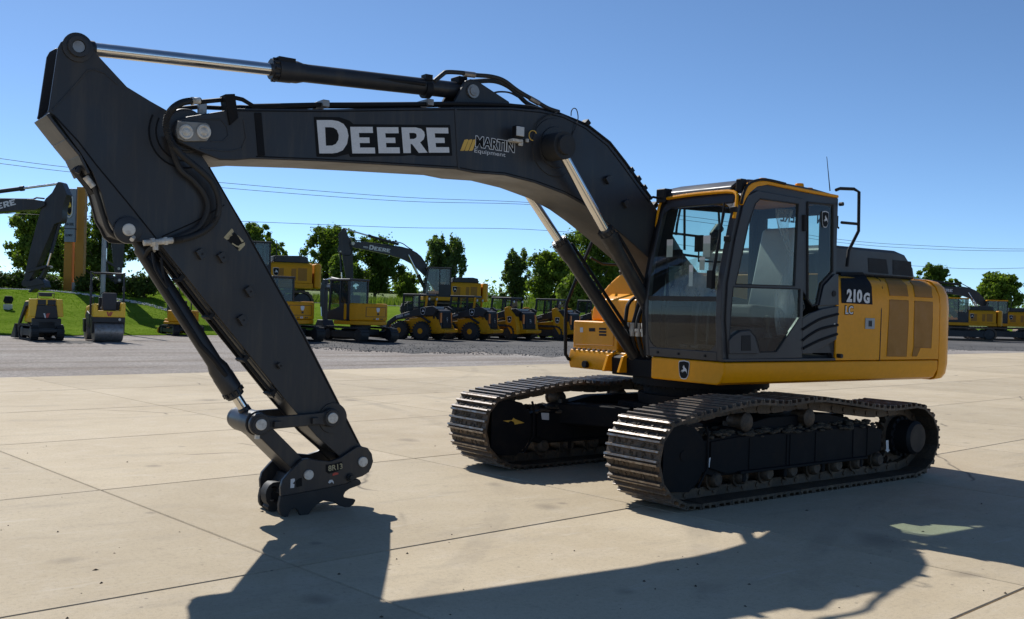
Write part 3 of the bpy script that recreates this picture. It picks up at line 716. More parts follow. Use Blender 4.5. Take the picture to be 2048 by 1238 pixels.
# rear quarter trim with sweeping ribs
b = U(); b.prism(xz([cb(*p) for p in ((945, 845), (990, 815), (1060, 790), (1148, 775), (1135, 960), (1060, 1005), (1000, 1040), (945, 1040))], NY), CY1-.012, CY1+.012); b.build('quarter_trim', M['cab_grey'], cab, .008)
b = U()
for L in (((946, 905), (985, 880), (1050, 845), (1142, 820)), ((946, 965), (985, 935), (1050, 900), (1140, 880)), ((948, 1010), (985, 990), (1050, 960), (1137, 930))):
    b.tube([(x, CY1+.012, z) for x, z in xz([cb(*p) for p in L], NY)], .014, 6, 4)
b.build('trim_rib', M['dark_trim'], cab)
b = U(); b.prism(xz([cb(*p) for p in ((1040, 775), (1065, 665), (1125, 600), (1146, 600), (1148, 770))], NY), CY1-.012, CY1+.010); b.build('quarter_trim', M['cab_grey'], cab, .006)
for p, r in ((cb(1120, 708), .03), (cb(1122, 877), .012), (cb(570, 1004), .012)):
    q = onY(p[0], p[1], NY); U().cyl((q.x, CY1-.01, q.z), (q.x, CY1+.016, q.z), r, n=14).build('lock_cylinder' if r < .02 else 'side_button', M['silver_pin'] if r < .02 else M['black_plastic'], cab)
# handle bay
b = U(); b.prism(xz([cb(*p) for p in ((538, 965), (560, 940), (600, 915), (645, 912), (675, 945), (692, 1005), (700, 1040), (540, 1040))], NY), CY1+.002, CY1+.022); b.build('handle_plate', M['cab_grey'], cab, .008)
b = U(); b.prism(xz([cb(*p) for p in ((606, 938), (655, 936), (658, 1022), (604, 1022))], NY), CY1+.018, CY1+.026); b.build('door_handle', M['black_plastic'], cab, .003)
P = [onY(*p, NY) for p in (cb(956, 275), cb(956, 365))]; U().cyl((P[0].x, CY1+.012, P[0].z), (P[1].x, CY1+.012, P[1].z), .022, n=10).build('door_hinge', M['black_plastic'], cab)
b = U(); q = onY(*cb(1143, 1050), NY); b.cyl((q.x, NY, q.z), (q.x, NY+.05, q.z), .022, n=10); b.build('door_stop', M['black_rubber'], cab); b = U(); q = onY(*cb(1163, 215), NY); b.cyl((q.x, NY-.02, q.z), (q.x, NY+.02, q.z), .02, n=10); b.build('door_stop', M['black_rubber'], cab)
# sill
U().prism([(1.118, 1.249), (1.121, 1.275), (BK, 1.275), (BK, 1.249)], CY1-.05, CY1+.014).build('door_sill', M['cab_grey'], cab, .006)
# front frame
def fpiece(name, z0, z1, y0, y1, th=.05, off=.0, mat='cab_grey', bev=.012):
    zs = [z0+(z1-z0)*i/8 for i in range(9)]
    pr = [(frontx(z)+off, z) for z in zs]+[(frontx(z)-th, z) for z in zs[::-1]]
    return U().prism(pr, y0, y1).build(name, M[mat], cab, bev)
fpiece('front_pillar', 1.247, 2.86, CY1-.085, CY1-.0125, .06, .004); fpiece('front_pillar', 1.247, 2.86, CY0, CY0+.075, .06)
fpiece('front_sill', 1.247, 1.335, CY0+.076, CY1-.086, .06, -.003); fpiece('front_crossbar', 1.79, 1.835, CY0+.076, CY1-.086, .03, -.006, 'black_rubber', .004); fpiece('front_header', 2.70, 2.85, CY0+.076, CY1-.086, .06, -.003)
b = U()
for ys, sg in ((CY1-.086, -1), (CY0+.076, 1)):
    for zc, sz in ((1.335, 1), (2.70, -1)):
        ar = [(ys, zc)]+[(ys+sg*.13*(1-math.sin(t*math.pi/12)), zc+sz*.13*(1-math.cos(t*math.pi/12))) for t in range(7)]
        b = U(); vs_ = [b.bm.verts.new((frontx(z)-.008, y, z)) for y, z in ar]; 
        for i in range(1, len(vs_)-1): b.face((vs_[0], vs_[i], vs_[i+1]))
        b.build('corner_gusset', M['cab_grey'], cab, smooth=0)
def fglass(name, z0, z1, mat, off=-.012):
    zs = [z0+(z1-z0)*i/6 for i in range(7)]
    return U().strip([(frontx(z)+off, z) for z in zs], CY0+.06, CY1-.07).build(name, M[mat], cab)
fglass('windshield', 1.82, 2.75, 'cab_glass'); fglass('lower_windshield', 1.30, 1.80, 'cab_glass')
b = U()
for y in (.50, .78, 1.12): b.cyl((1.118, y, 1.29), (1.128, y, 1.29), .012, n=8)
b.build('sill_bolt', M['black_plastic'], cab)
# wiper down the inner edge of the near pillar
b = U(); P = [(frontx(z)+.03, 1.24-.05*((z-2.1)/.6)**2, z) for z in [2.70-.1*k for k in range(9)]]; b.tube([tuple(p) for p in P], .011, 6)
P = [(frontx(z)+.022, 1.215, z) for z in (2.62, 2.3, 2.0, 1.95)]; b.tube(P, .008, 5); b.box((frontx(1.98)+.03, 1.22, 1.99), (.05, .06, .16)); b.build('wiper', M['black_plastic'], cab)
U().box((frontx(2.35)+.02, CY1-.03, 2.36), (.03, .07, .05)).build('pillar_bracket', M['black_plastic'], cab, .005); b = U(); b.box((frontx(2.62)+.02, CY1-.03, 2.63), (.03, .07, .05)); b.build('pillar_bracket', M['black_plastic'], cab, .005)
# far side, rear, roof, floor
fw_hole = [(.93, 1.75), (.85, 2.30), (.74, 2.72), (-.36, 2.74), (-.36, 1.75)]
U().prism(side_out, CY0, CY0+.05, holes=[fw_hole]).build('side_wall', M['dark_trim'], cab, .006)
U().flat([fw_hole], lambda p: (p[0], CY0+.02, p[1])).build('far_window', M['far_glass'], cab, smooth=0)
b = U(); b.bx(BK, BK+.04, CY0+.051, CY0+.16, 1.27, 2.83); b.bx(BK, BK+.04, CY1-.20, CY1-.051, 1.27, 2.83); b.bx(BK, BK+.04, CY0+.16, CY1-.2, 1.27, 1.85); b.bx(BK, BK+.04, CY0+.16, CY1-.2, 2.70, 2.83); b.build('rear_wall', M['black_plastic'], cab)
U().bx(BK+.05, .95, CY0+.052, CY0+.062, 1.30, 1.74).build('wall_lining', M['black_plastic'], cab)
U().bx(BK+.045, BK+.055, CY0+.07, CY1-.07, 1.30, 1.84).build('wall_lining', M['black_plastic'], cab)
U().flat([[(CY0+.15, 1.84), (CY1-.19, 1.84), (CY1-.19, 2.71), (CY0+.15, 2.71)]], lambda p: (BK+.02, p[0], p[1])).build('rear_window', M['far_glass'], cab, smooth=0)
U().bx(BK+.04, 1.05, CY0+.052, CY1-.052, 1.26, 1.30).build('cab_floor', M['black_plastic'], cab)
# far-window lettering, read from outside
for t, q in (('DEERE', onY(1583, 436, CY0+.01)), ('JOHN', onY(1652, 440, CY0+.01))):
    inst(text_mesh(t, M['black_decal'], 1, .03), 'window_lettering', cab, UM @ frame((q.x-.03, CY0+.012, q.z), (1, 0, 0), (0, 0, 1)) @ Matrix.Scale(.155, 4))
# roof
rl = [(x-.004, z) for x, z in CP[5:]]+[(.3, 2.932), (-.1, 2.918), (BK+.04, 2.888), (BK, 2.853)]
b = U(); b.prism(rl+[(BK, 2.80), (.91, 2.79)], CY0, CY1-.03); b.build('roof', M['yellow_paint'], cab, .02, seg=3)
b = U(); hp = [(.945, 2.80), (.93, 2.86), (.86, 2.905), (.70, 2.945), (.3, 2.965), (.2, 2.962), (.2, 2.93), (.85, 2.87)]; b.prism(hp, CY0+.02, CY1-.14); b.build('roof_hatch', M['cab_grey'], cab, .012)
# yellow rain rail along the roof edge and round the front corner
rail_out = xz([cb(*p) for p in ((608, 218), (618, 170), (640, 118), (678, 93), (745, 85), (850, 108), (1000, 138), (1146, 166))], NY); rail_in = xz([cb(*p) for p in ((620, 222), (636, 185), (660, 150), (700, 118), (760, 108), (860, 128), (1000, 156), (1146, 182))], NY)
b = U(); b.prism(rail_out+rail_in[::-1], CY1-.04, CY1+.015); b.build('roof_rail', M['yellow_paint'], cab, .01)
b = U(); b.tube([(x+.004, CY1+.02, z+.006) for x, z in rail_out[:6]], .013, 8, 4); b.build('roof_trim', M['black_plastic'], cab)
b = U(); pz = 2.795; b.tube([(frontx(pz)+.012, y, pz+.02*math.sin(math.pi*(y-CY0)/1.05)) for y in (CY0+.02, .6, .9, CY1-.10)]+[(frontx(2.70)+.01, CY1-.03, 2.70), (frontx(2.55)+.008, CY1-.02, 2.55)], .017, 8, 4); b.tube([(frontx(pz)+.012, CY0+.02, pz), (frontx(2.72)+.02, CY0+.012, 2.70), (frontx(2.6)+.01, CY0+.01, 2.5)], .014, 8, 3); b.build('visor_strip', M['yellow_paint'], cab)
U().box((.93, CY0+.03, 2.83), (.10, .13, .14)).build('roof_bracket', M['black_plastic'], cab, .012); U().box((.90, CY1-.05, 2.86), (.08, .07, .12)).build('roof_bracket', M['black_plastic'], cab, .012)
for x in (.55, .02, -.12): U().cyl((x, CY1-.1, 2.90), (x, CY1-.1, 2.965-.03*(x < 0)), .05, .04, n=12).build('roof_knob', M['yellow_paint'], cab, .006)
# interior
def iy(pts, Y): return xz(pts, Y)
b = U(); b.prism([(-.02, 1.62), (.02, 1.74), (-.12, 2.30), (-.18, 2.55), (-.25, 2.58), (-.30, 2.5), (-.26, 2.1), (-.22, 1.7)], .62, 1.06); b.build('seat_back', M['plastic_cover'], cab, .05, seg=3)
b = U(); b.prism([(.46, 1.66), (.44, 1.78), (0, 1.76), (-.15, 1.62), (-.1, 1.56), (.4, 1.58)], .60, 1.08); b.build('seat', M['seat_cloth'], cab, .05, seg=3)
b = U(); b.prism([(.42, 1.30), (.40, 1.56), (-.1, 1.56), (-.15, 1.30)], .64, 1.04); b.build('seat_base', M['seat_cloth'], cab, .03)
b = U()
for k, y in enumerate((1.10, 1.12, 1.135)):
    pass
rr = random.Random(2)
cols = []
for i in range(13):
    u_ = i/12; col = []
    for j in range(15):
        z = 2.72-j*.095; x = -.22+.46*u_+.10*math.sin(j*.55+u_*2)-(.16*(j > 9)*(1-u_)); y = 1.13+.025*math.sin(u_*19+j*.35)+.02*math.sin(j*.8+u_*6)
        col.append(b.bm.verts.new((x, y, z)))
    cols.append(col)
for a, c in zip(cols[3:9], cols[4:10]):
    for j in range(14): b.face((a[j], a[j+1], c[j+1], c[j]))
b.build('plastic_sheet', M['clear_plastic'], cab, smooth=60)
b = U(); g_ = []
for i in range(11):
    y = .37+.62*i/10; top = 2.30-.30*abs(i/10-.62)**1.2-.12*(i > 8); col = []
    for j in range(9):
        z = top-(top-1.84)*j/8; col.append(b.bm.verts.new((.70+.05*math.sin(i*1.3+j*.4)+.14*j/8+.03*math.sin(j*1.1+i*.5), y, z)))
    g_.append(col)
for a, c in zip(g_, g_[1:]):
    for j in range(8): b.face((a[j], a[j+1], c[j+1], c[j]))
b.build('plastic_sheet', M['clear_plastic'], cab, smooth=60)
b = U()
b.prism([(.62, 1.55), (.60, 1.80), (.15, 1.86), (-.2, 1.82), (-.2, 1.45), (.5, 1.4)], .43, .57); b.prism([(.40, 1.31), (.36, 1.46), (.0, 1.50), (-.25, 1.48), (-.25, 1.31)], 1.10, 1.22)
b.build('console', M['black_plastic'], cab, .02)
b = U()
for y, x__ in ((.50, .52), (1.16, .30)): b.turn((x__, y, 1.80 if y < 1 else 1.46), (x__+.04, y, 2.02 if y < 1 else 1.70), [(0, .05), (.03, .045), (.06, .02), (.12, .02), (.14, .035), (.2, .04), (.22, .02)], 12)
for y in (.70, .85): b.tube([(.82, y, 1.3), (.80, y, 1.7), (.74, y, 1.95)], .014, 6); b.box((.86, y, 1.36), (.24, .10, .03))
b.build('control_lever', M['black_rubber'], cab)
b = U(); b.box((.86, .42, 2.22), (.05, .20, .16)); b.build('monitor', M['black_plastic'], cab, .01)
b = U(); b.tube([(.9, .40, 1.3), (.93, .40, 2.3)], .018, 6); q = onY(1398, 487, .7); b.box((q.x, .7, q.z), (.03, .09, .16)); b.tube([(q.x, .7, q.z-.05), (q.x, .7, q.z-.17), (q.x-.02, 1.1, q.z-.19)], .01, 6); b.build('interior_mirror', M['black_plastic'], cab)
b = U()
for px, dz, dy in (((1345, 497), .17, .05), ((1419, 493), .2, .055), ((1415, 528), .12, .04), ((1396, 552), .20, .03)):
    q = onX(px[0], px[1], 1.02); b.box((frontx(q.z)-.02, q.y, q.z), (.002, dy*1.6, dz))
b.build('window_sticker', M['white_decal'], cab, smooth=0)
f_ = onY(1652, 439, NY)
emblem(cab, (f_.x, CY1-.006, f_.z), (-1, 0, 0), (0, 0, 1), .105, .155, UM)

# ---------------- boom
BY = .28
top = [(358, 239), (375, 233), (450.6, 220.8), (473, 216.3), (656, 218), (780, 216), (905, 214.5), (1022.5, 214.5), (1084.5, 219.7), (1129, 230), (1174, 252.5), (1219, 288), (1249, 327), (1279, 369), (1303, 402), (1320.6, 429)]
bot = [(1310, 527), (1255, 478), (1205, 437), (1171, 412), (1129, 388.5), (1069.5, 366), (1010, 351), (950, 346.7), (913, 339), (766, 330), (640, 323), (505, 318), (470, 321), (440, 320), (410, 308), (385, 297), (358, 284), (350, 268), (351, 250)]
bo = xz(top, BY)+[(.55, 2.25), (.22, 1.98), (.05, 1.85), (0.0, 1.70), (.1, 1.58), (.3, 1.56)]+xz(bot, BY)
b = U(); b.prism(bo, -BY, BY); boom = b.build('boom', M['dark_paint'], EX, .010, seg=2)
def side_strip(name, px, wd, mat, parent, Y, th=.006):
    a = U(); P = [Vector((q[0], 0, q[1])) for q in xz(px, Y)]
    for p, q in zip(P, P[1:]):
        d = (q-p); L = d.length; ang = math.atan2(d.z, d.x)
        a.box(((p.x+q.x)/2, Y+th/2, (p.z+q.z)/2), (L, th, wd), Matrix.Rotation(-ang, 4, 'Y'))
    return a.build(name, mat, parent, .002)
side_strip('weld_seam', (c2(1395, 345), c2(1412, 675)), .022, M['dark_paint'], boom, BY)
side_strip('weld_seam', (c2(315, 370), c2(335, 605)), .055, M['dark_trim'], boom, BY, .008)
for pts_ in ([(470, 221.5), (656, 223), (905, 219.5), (1022, 219.5), (1083, 225), (1127, 235), (1171, 257), (1215, 292), (1245, 331), (1275, 373), (1298, 405)], [(512, 313), (640, 318), (766, 325), (913, 334), (950, 341.5), (1010, 346), (1069, 361), (1129, 383), (1171, 406), (1203, 430)]):
    side_strip('weld_seam', pts_, .009, M['dark_trim'], boom, BY, .005)
# boom lettering and dealer sticker
lo = lambda pts: [c2(*p) for p in pts]
BACK = [(622, 392), (760, 394), (815, 412), (838, 432), (1225, 436), (1366, 436), (1378, 605), (1190, 606), (1165, 600), (1105, 606), (820, 611), (812, 595), (740, 612), (637, 610)]
GL = [[[(637, 410), (720, 410), (755, 416), (785, 432), (803, 458), (811, 495), (803, 540), (780, 575), (750, 588), (722, 592), (652, 592)], [(683, 449), (688, 550), (722, 549), (742, 540), (756, 518), (758, 492), (748, 465), (730, 452), (712, 449)]],
      [[(820, 447), (943, 447), (945, 480), (868, 480), (870, 505), (925, 505), (927, 535), (872, 535), (874, 560), (955, 560), (957, 592), (832, 592)]],
      [[(965, 449), (1083, 449), (1085, 482), (1012, 482), (1014, 506), (1066, 506), (1068, 535), (1016, 535), (1018, 559), (1090, 559), (1092, 591), (976, 591)]],
      [[(1100, 450), (1178, 450), (1208, 458), (1224, 474), (1228, 493), (1222, 515), (1202, 532), (1243, 588), (1195, 589), (1158, 541), (1150, 541), (1152, 590), (1111, 590)], [(1143, 480), (1146, 513), (1168, 513), (1180, 507), (1184, 496), (1180, 484), (1168, 480)]],
      [[(1235, 451), (1355, 452), (1357, 483), (1282, 482), (1284, 506), (1335, 507), (1337, 535), (1287, 535), (1289, 558), (1360, 558), (1362, 588), (1250, 588)]]]
decal('decal_backing', [lo(BACK)], BY+.003, M['black_decal'], boom)
for g in GL: decal('letter', [lo(l) for l in g], BY+.0045, M['white_decal'], boom)
def boom_text(name, txt, px, h, mat, bold, off, sx=1.0, sp=1.0, tilt=0.0):
    q = onY(px[0], px[1], BY); return inst(text_mesh(txt, mat, 1, bold, space=sp), name, boom, UM @ frame((q.x, BY+off, q.z), (-1, 0, tilt), (0, 0, 1)) @ Matrix.Diagonal((h*sx, h, 1, 1)))
boom_text('dealer_name', 'MARTIN', c2(1612, 546), .125, M['white_decal'], .075, .003, .92, 1.0, -.01); boom_text('dealer_name', 'MARTIN', c2(1612, 546), .125, M['black_decal'], .022, .0045, .92, 1.0, -.01)
boom_text('dealer_subtitle', 'Equipment', c2(1582, 589), .052, M['white_decal'], .0, .003, 1.5, 1.0, -.01)
for k in range(3): decal('dealer_slash', [lo([(1421+k*24, 578), (1444+k*24, 518), (1462+k*22, 514), (1466+k*22, 520), (1444+k*23, 574), (1438+k*23, 578)])], BY+.003, M['yellow_decal'], boom)
# reinforcing disc and the boom-cylinder pin
q = onY(1110, 295, BY); U().turn((q.x, BY-.002, q.z), (q.x, BY+.03, q.z), [(0, .27), (.012, .265), (.012, .19), (.026, .185)], 40).build('pin_boss', M['dark_paint'], boom, smooth=30)
for sg in (1, -1):
    qh = onY(1120, 290, sg*.45)if sg > 0 else q
q = onY(1120, 292, .45); PINX, PINZ = q.x, q.z
for sg in (1, -1):
    b = U(); b.turn((PINX, sg*BY, PINZ), (PINX, sg*.56, PINZ), [(0, .11), (.05, .10), (.05, .125), (.24, .125), (.24, .09), (.275, .085)], 24)
    for k in range(8): b.cyl((PINX+.09*math.cos(k*.785), sg*.42, PINZ+.09*math.sin(k*.785)), (PINX+.105*math.cos(k*.785), sg*.42, PINZ+.105*math.sin(k*.785)), .02, n=6)
    b.build('cylinder_pin', M['black_rubber'], boom)
# tip plates, pin caps
q = onY(370, 264, BY); TIP = (q.x, q.z)
pl = xz([c1(*p) for p in ((975, 530), (1130, 540), (1150, 555), (1155, 610), (1135, 640), (1010, 642), (975, 625), (966, 575))], BY)
U().prism(pl, BY, BY+.022).build('pin_plate', M['pin_steel'], boom, .006)
for p, r in ((c1(1017, 591), .052), (c1(1114, 590), .052)):
    q = onY(p[0], p[1], BY); U().turn((q.x, BY+.022, q.z), (q.x, BY+.05, q.z), [(0, r), (.014, r), (.018, r*.8), (.012, r*.6), (.022, .012)], 24).build('pin_cap', M['silver_pin'], boom, smooth=14)
side_strip('tip_rib', [c1(*p) for p in ((1340, 520), (1355, 620), (1330, 680), (1260, 695), (1100, 680))], .012, M['dark_paint'], boom, BY)
side_strip('tip_rib', [c1(*p) for p in ((985, 535), (1100, 515), (1215, 520), (1250, 560), (1255, 610), (1225, 640), (1160, 640))], .010, M['dark_paint'], boom, BY)
b = U(); b.prism(xz([c2(*p) for p in ((132, 270), (187, 268), (205, 400), (160, 440), (150, 390))], BY), BY-.10, BY+.02); b.build('pipe_bracket', M['dark_trim'], boom, .005)
b = U(); b.bx(*(lambda q: (q.x-.03, q.x+.03))(onY(404, 222, .2)), .18, .22, onY(404, 222, .2).z-.07, onY(404, 222, .2).z+.07); b.build('pipe_bracket', M['steel_worn'], boom, .004)
# pipes on the boom top
b = U()
for Y_, dy, pts in ((.22, 0, ((398, 204), (440, 200), (472, 196), (485, 199), (507, 212), (640, 209), (760, 209.5), (900, 207), (1000, 209), (1060, 214), (1110, 226))), (.12, 0, ((352, 218), (395, 214), (440, 216), (480, 214), (520, 216), (640, 213), (760, 213.5), (900, 210), (1000, 211), (1060, 216))), (-.1, 0, ((505, 212), (640, 209), (900, 207), (1020, 210), (1090, 220)))):
    b.tube([tuple(onY(*p, Y_)) for p in pts], .017, 8)
b.build('hydraulic_pipe', M['black_plastic'], boom)
for p in ((642, 210), (850, 207.5)):
    q = onY(*p, .16); U().box((q.x, .16, q.z), (.06, .2, .055)).build('pipe_clamp', M['steel_worn'], boom, .006)
# corrugated hose and its inner twin
b = U(); HP = [c1(*p) for p in ((1100, 418), (1050, 418), (1000, 428), (955, 455), (925, 495), (915, 545), (925, 605), (955, 660), (1000, 715), (1060, 765), (1120, 815), (1170, 870), (1200, 940), (1205, 1010), (1185, 1075), (1140, 1125), (1070, 1160), (1000, 1180), (955, 1185))]
hy = [.24, .27, .32, .36, .38, .38, .37, .35, .33, .31, .30, .29, .28, .27, .26, .26, .26, .27, .28]
b.tube([tuple(onY(p[0], p[1], y)) for p, y in zip(HP, hy)], .026, 10, 14, rib=.78); hose = b.build('corrugated_hose', M['black_rubber'], EX, smooth=80)
b = U(); b.tube([tuple(onY(p[0], p[1], y)) for p, y in zip(HP[6:], [.24]*13)][0:1]+[tuple(onY(*c1(*p), .235)) for p in ((985, 780), (1060, 850), (1120, 920), (1145, 990), (1130, 1060), (1085, 1120), (1000, 1160), (940, 1180))], .022, 9, 6); b.build('hydraulic_hose', M['black_rubber'], EX)
b = U()
for a, c in ((c1(1030, 420), c1(1100, 416)), (c1(880, 1192), c1(960, 1184))):
    p, q = onY(*a, .26), onY(*c, .26); b.cyl(tuple(p), tuple(q), .024, n=10); d = (q-p)*.3; b.cyl(tuple(p+d), tuple(p+d*1.6), .032, n=6)
    b.build('hose_fitting', M['silver_pin'], EX); b = U()
p, q = onY(*c1(790, 1200), .27), onY(*c1(890, 1192), .27); b.cyl(tuple(p), tuple(q), .022, n=10); d = (q-p)*.4; b.cyl(tuple(p+d), tuple(p+d*1.5), .034, n=6); b.cyl(tuple(onY(311, 484, .27)), tuple(onY(311, 500, .27)), .02, n=8)
b.build('hose_fitting', M['silver_pin'], EX)
b = U(); b.tube([tuple(onY(*c2(*p), .24)) for p in ((1280, 198), (1325, 160), (1350, 148), (1430, 152), (1500, 164), (1590, 172), (1660, 195), (1735, 250), (1830, 305), (1900, 345), (1960, 365))], .02, 8, 5)
b.tube([tuple(onY(*c2(*p), -.05)) for p in ((1490, 200), (1600, 196), (1680, 225), (1740, 275), (1790, 320), (1880, 360))], .022, 8, 5); b.tube([tuple(onY(*c2(*p), .1)) for p in ((1590, 268), (1630, 256), (1690, 260), (1740, 285))], .009, 6, 5); b.build('hydraulic_hose', M['black_rubber'], EX)
b = U(); p, q = onY(*c2(1440, 157), .24), onY(*c2(1500, 164), .24); b.cyl(tuple(p), tuple(q), .026, n=8); b.build('hose_fitting', M['steel_worn'], EX); b = U(); p, q = onY(*c2(1800, 290), .24), onY(*c2(1850, 318), .24); b.cyl(tuple(p), tuple(q), .026, n=8); b.build('hose_fitting', M['steel_worn'], EX)
b = U(); b.tube([tuple(onY(*c3(*p), .3)) for p in ((650, 470), (680, 400), (690, 350), (680, 300), (660, 290), (645, 310), (643, 340))], .005, 5, 6); b.tube([tuple(onY(*c3(*p), .3)) for p in ((400, 450), (420, 390), (480, 340), (550, 318))], .006, 5, 4); b.build('lamp_cable', M['black_rubber'], boom)
# working lamp
q = onY(1041, 263, .40); wl = U()
wl.box((q.x, .37, q.z), (.105, .07, .105)); wl = wl.build('work_lamp', M['black_plastic'], boom, .015)
U().box((q.x+.008, .408, q.z), (.085, .012, .085)).build('lamp_lens', M['lamp_lens'], wl, .012)
b = U(); b.bx(q.x-.06, q.x+.05, BY, .36, q.z-.085, q.z-.06); b.box((onY(1041, 286, .3).x, .30, onY(1041, 286, .3).z), (.045, .02, .05)); b.box((onY(1054, 281, .3).x, .30, onY(1054, 281, .3).z), (.03, .02, .03)); b.build('lamp_bracket', M['silver_pin'], boom, .003)
b = U(); q = onY(1066, 271, .31); b.tube([(q.x+.045*math.cos(t), .31, q.z+.045*math.sin(t)) for t in [k*.35-1.6 for k in range(13)]], .005, 5); b.build('cable_loop', M['yellow_decal'], boom)
for p in ((880, 770), (1000, 930)):
    q = onY(*c3(*p), BY); b = U(); b.box((q.x, BY+.02, q.z), (.05, .04, .07), Matrix.Rotation(.7, 4, 'Y')); b.box((q.x-.03, BY+.012, q.z+.02), (.05, .024, .04), Matrix.Rotation(.7, 4, 'Y')); b.build('hose_bracket', M['dark_paint'], boom, .003)
b = U()
for p in ((1174, 248), (1262, 343), (1276, 360), (1288, 378), (1310, 412)):
    q = onY(*p, .22); b.box((q.x, .2, q.z+.01), (.05, .08, .05), Matrix.Rotation(.8, 4, 'Y'))
b.tube([tuple(onY(*p, .2)) for p in ((1110, 224), (1174, 250), (1219, 285), (1249, 323), (1279, 365), (1303, 398))], .016, 6); b.build('pipe_run', M['black_plastic'], boom)

# ---------------- hydraulic cylinders
def ram(name, p0, p1, pg, r_rod, r_bar, r_gl, gl=.17, foot=.10, y_head=.08, parent=EX, pipe=None):
    """p0 rod eye, p1 barrel eye, pg distance of the gland from p0"""
    p0, p1 = Vector(p0), Vector(p1); ax = (p1-p0).normalized(); L = (p1-p0).length
    b = U(); b.turn(tuple(p0+ax*pg), tuple(p1), [(0, r_rod+.01), (.0, r_gl*.86), (gl*.25, r_gl*.86), (gl*.25, r_gl), (gl*.75, r_gl), (gl*.78, r_gl*.96), (gl, r_gl*.96), (gl+.06, r_bar), (L-pg-foot, r_bar), (L-pg-foot+.03, r_bar*.7), (L-pg, r_bar*.6)], 28)
    q = ax.to_track_quat('Z', 'Y')
    for k in range(10):
        d = q @ Vector((math.cos(k*.628), math.sin(k*.628), 0)); c = p0+ax*(pg+gl*.22)+d*(r_gl*.9); b.cyl(tuple(c), tuple(c-ax*.035), .014, n=6)
    b.cyl((p1.x, p1.y-y_head, p1.z), (p1.x, p1.y+y_head, p1.z), r_bar*1.15, n=20)
    c = b.build(name, M['dark_paint'], parent, smooth=32)
    U().cyl(tuple(p0+ax*.06), tuple(p0+ax*(pg+.01)), r_rod, n=28).build('piston_rod', M['chrome'], c)
    b = U(); b.cyl((p0.x, p0.y-y_head, p0.z), (p0.x, p0.y+y_head, p0.z), r_bar*1.05, n=20); b.turn(tuple(p0), tuple(p0+ax*.12), [(0, r_rod*1.3), (.11, r_rod*1.2), (.12, r_rod)], 16); b.build('rod_eye', M['dark_paint'], c, smooth=32)
    if pipe:
        side, up = pipe
        n_ = (Vector((0, 1, 0))*side+ax.cross(Vector((0, 1, 0)))*up).normalized()
        b = U(); a0 = p0+ax*(pg+gl*.6)+n_*(r_gl+.012); b.tube([tuple(p0+ax*(pg+gl*.55)+n_*(r_gl*.7)), tuple(a0), tuple(p0+ax*(pg+gl+.10)+n_*(r_bar+.035)), tuple(p1-ax*(foot+.25)+n_*(r_bar+.035)), tuple(p1-ax*(foot+.1)+n_*(r_bar+.01))], .018, 8); b.build('oil_pipe', M['black_plastic'], c)
    return c
v3 = lambda p, Y: tuple(onY(p[0], p[1], Y))
# arm cylinder
e0, e1 = v3((155, 95), 0), v3((941, 184), 0)
pg_ = (onY(541, 146, 0)-Vector(e0)).length
ac = ram('arm_cylinder', e0, e1, pg_, .049, .073, .092, .22, .12, .09, pipe=None)
b = U(); ax = (Vector(e1)-Vector(e0)).normalized()
g0 = onY(568, 128, 0); b.box(tuple(g0+Vector((0, .02, .01))), (.14, .10, .06)); b.tube([v3((575, 129), .03), v3((600, 131), .03), v3((625, 136), .03), v3((660, 148), .04), v3((740, 156), .05), v3((850, 168), .07)], .02, 8, 4)
c_ = onY(852, 178, 0); b.turn(tuple(c_-ax*.03), tuple(c_+ax*.03), [(0, .082), (.06, .082)], 24); b.box(tuple(onY(854, 156, .03)), (.07, .08, .05)); b.build('oil_pipe', M['black_plastic'], ac)
b = U(); b.box(tuple(onY(918, 163, 0)), (.09, .14, .07)); b.build('port_block', M['dark_trim'], ac, .006)
lug = xz([c2(*p) for p in ((1430, 235), (1450, 195), (1480, 185), (1515, 195), (1560, 225), (1690, 310), (1690, 345), (1380, 345), (1385, 318))], .13)
for sg in (1, -1): U().prism(lug, sg*.09, sg*.13).build('cylinder_lug', M['dark_paint'], boom, .006)
q = onY(945, 183, .13); U().turn((q.x, .13, q.z), (q.x, .165, q.z), [(0, .062), (.02, .06), (.02, .042), (.03, .04)], 20).build('pin_cap', M['steel_worn'], boom, smooth=14)
# boom cylinders
FT = onY(1265, 725, -.45)
for Yc in (.45, -.45):
    sg_ = 1 if Yc > 0 else -1
    a0 = Vector((PINX, sg_*.43, PINZ)); mq = onY(1255, 540, .31) if sg_ > 0 else onY(1197, 601, -.31)
    if sg_ < 0: mq = Vector((mq.x, -.31, mq.z))
    a1 = a0+(mq-a0)*((a0.z-1.12)/(a0.z-mq.z)); pgb = (onY(1212, 458, .36)-a0).length if sg_ > 0 else (onY(1133, 459, -.38)-a0).length; a0, a1 = tuple(a0), tuple(a1); print('CYL', a0, a1, pgb)
    ram('boom_cylinder', a0, a1, pgb, .044, .066, .08, .2, .12, .07, pipe=(.15, -1))
U().prism([(.45, 1.0), (.75, 1.0), (.76, 1.18), (.66, 1.24), (.52, 1.2)], -.58, .36).build('cylinder_bracket', M['dark_trim'], EX, .01)
for Yl in (-.60, -.36):
    U().prism([(.50, 1.03), (.86, 1.03), (.80, 1.20), (.66, 1.25), (.54, 1.22)], Yl-.02, Yl+.02).build('cylinder_lug', M['yellow_paint'], EX, .006)
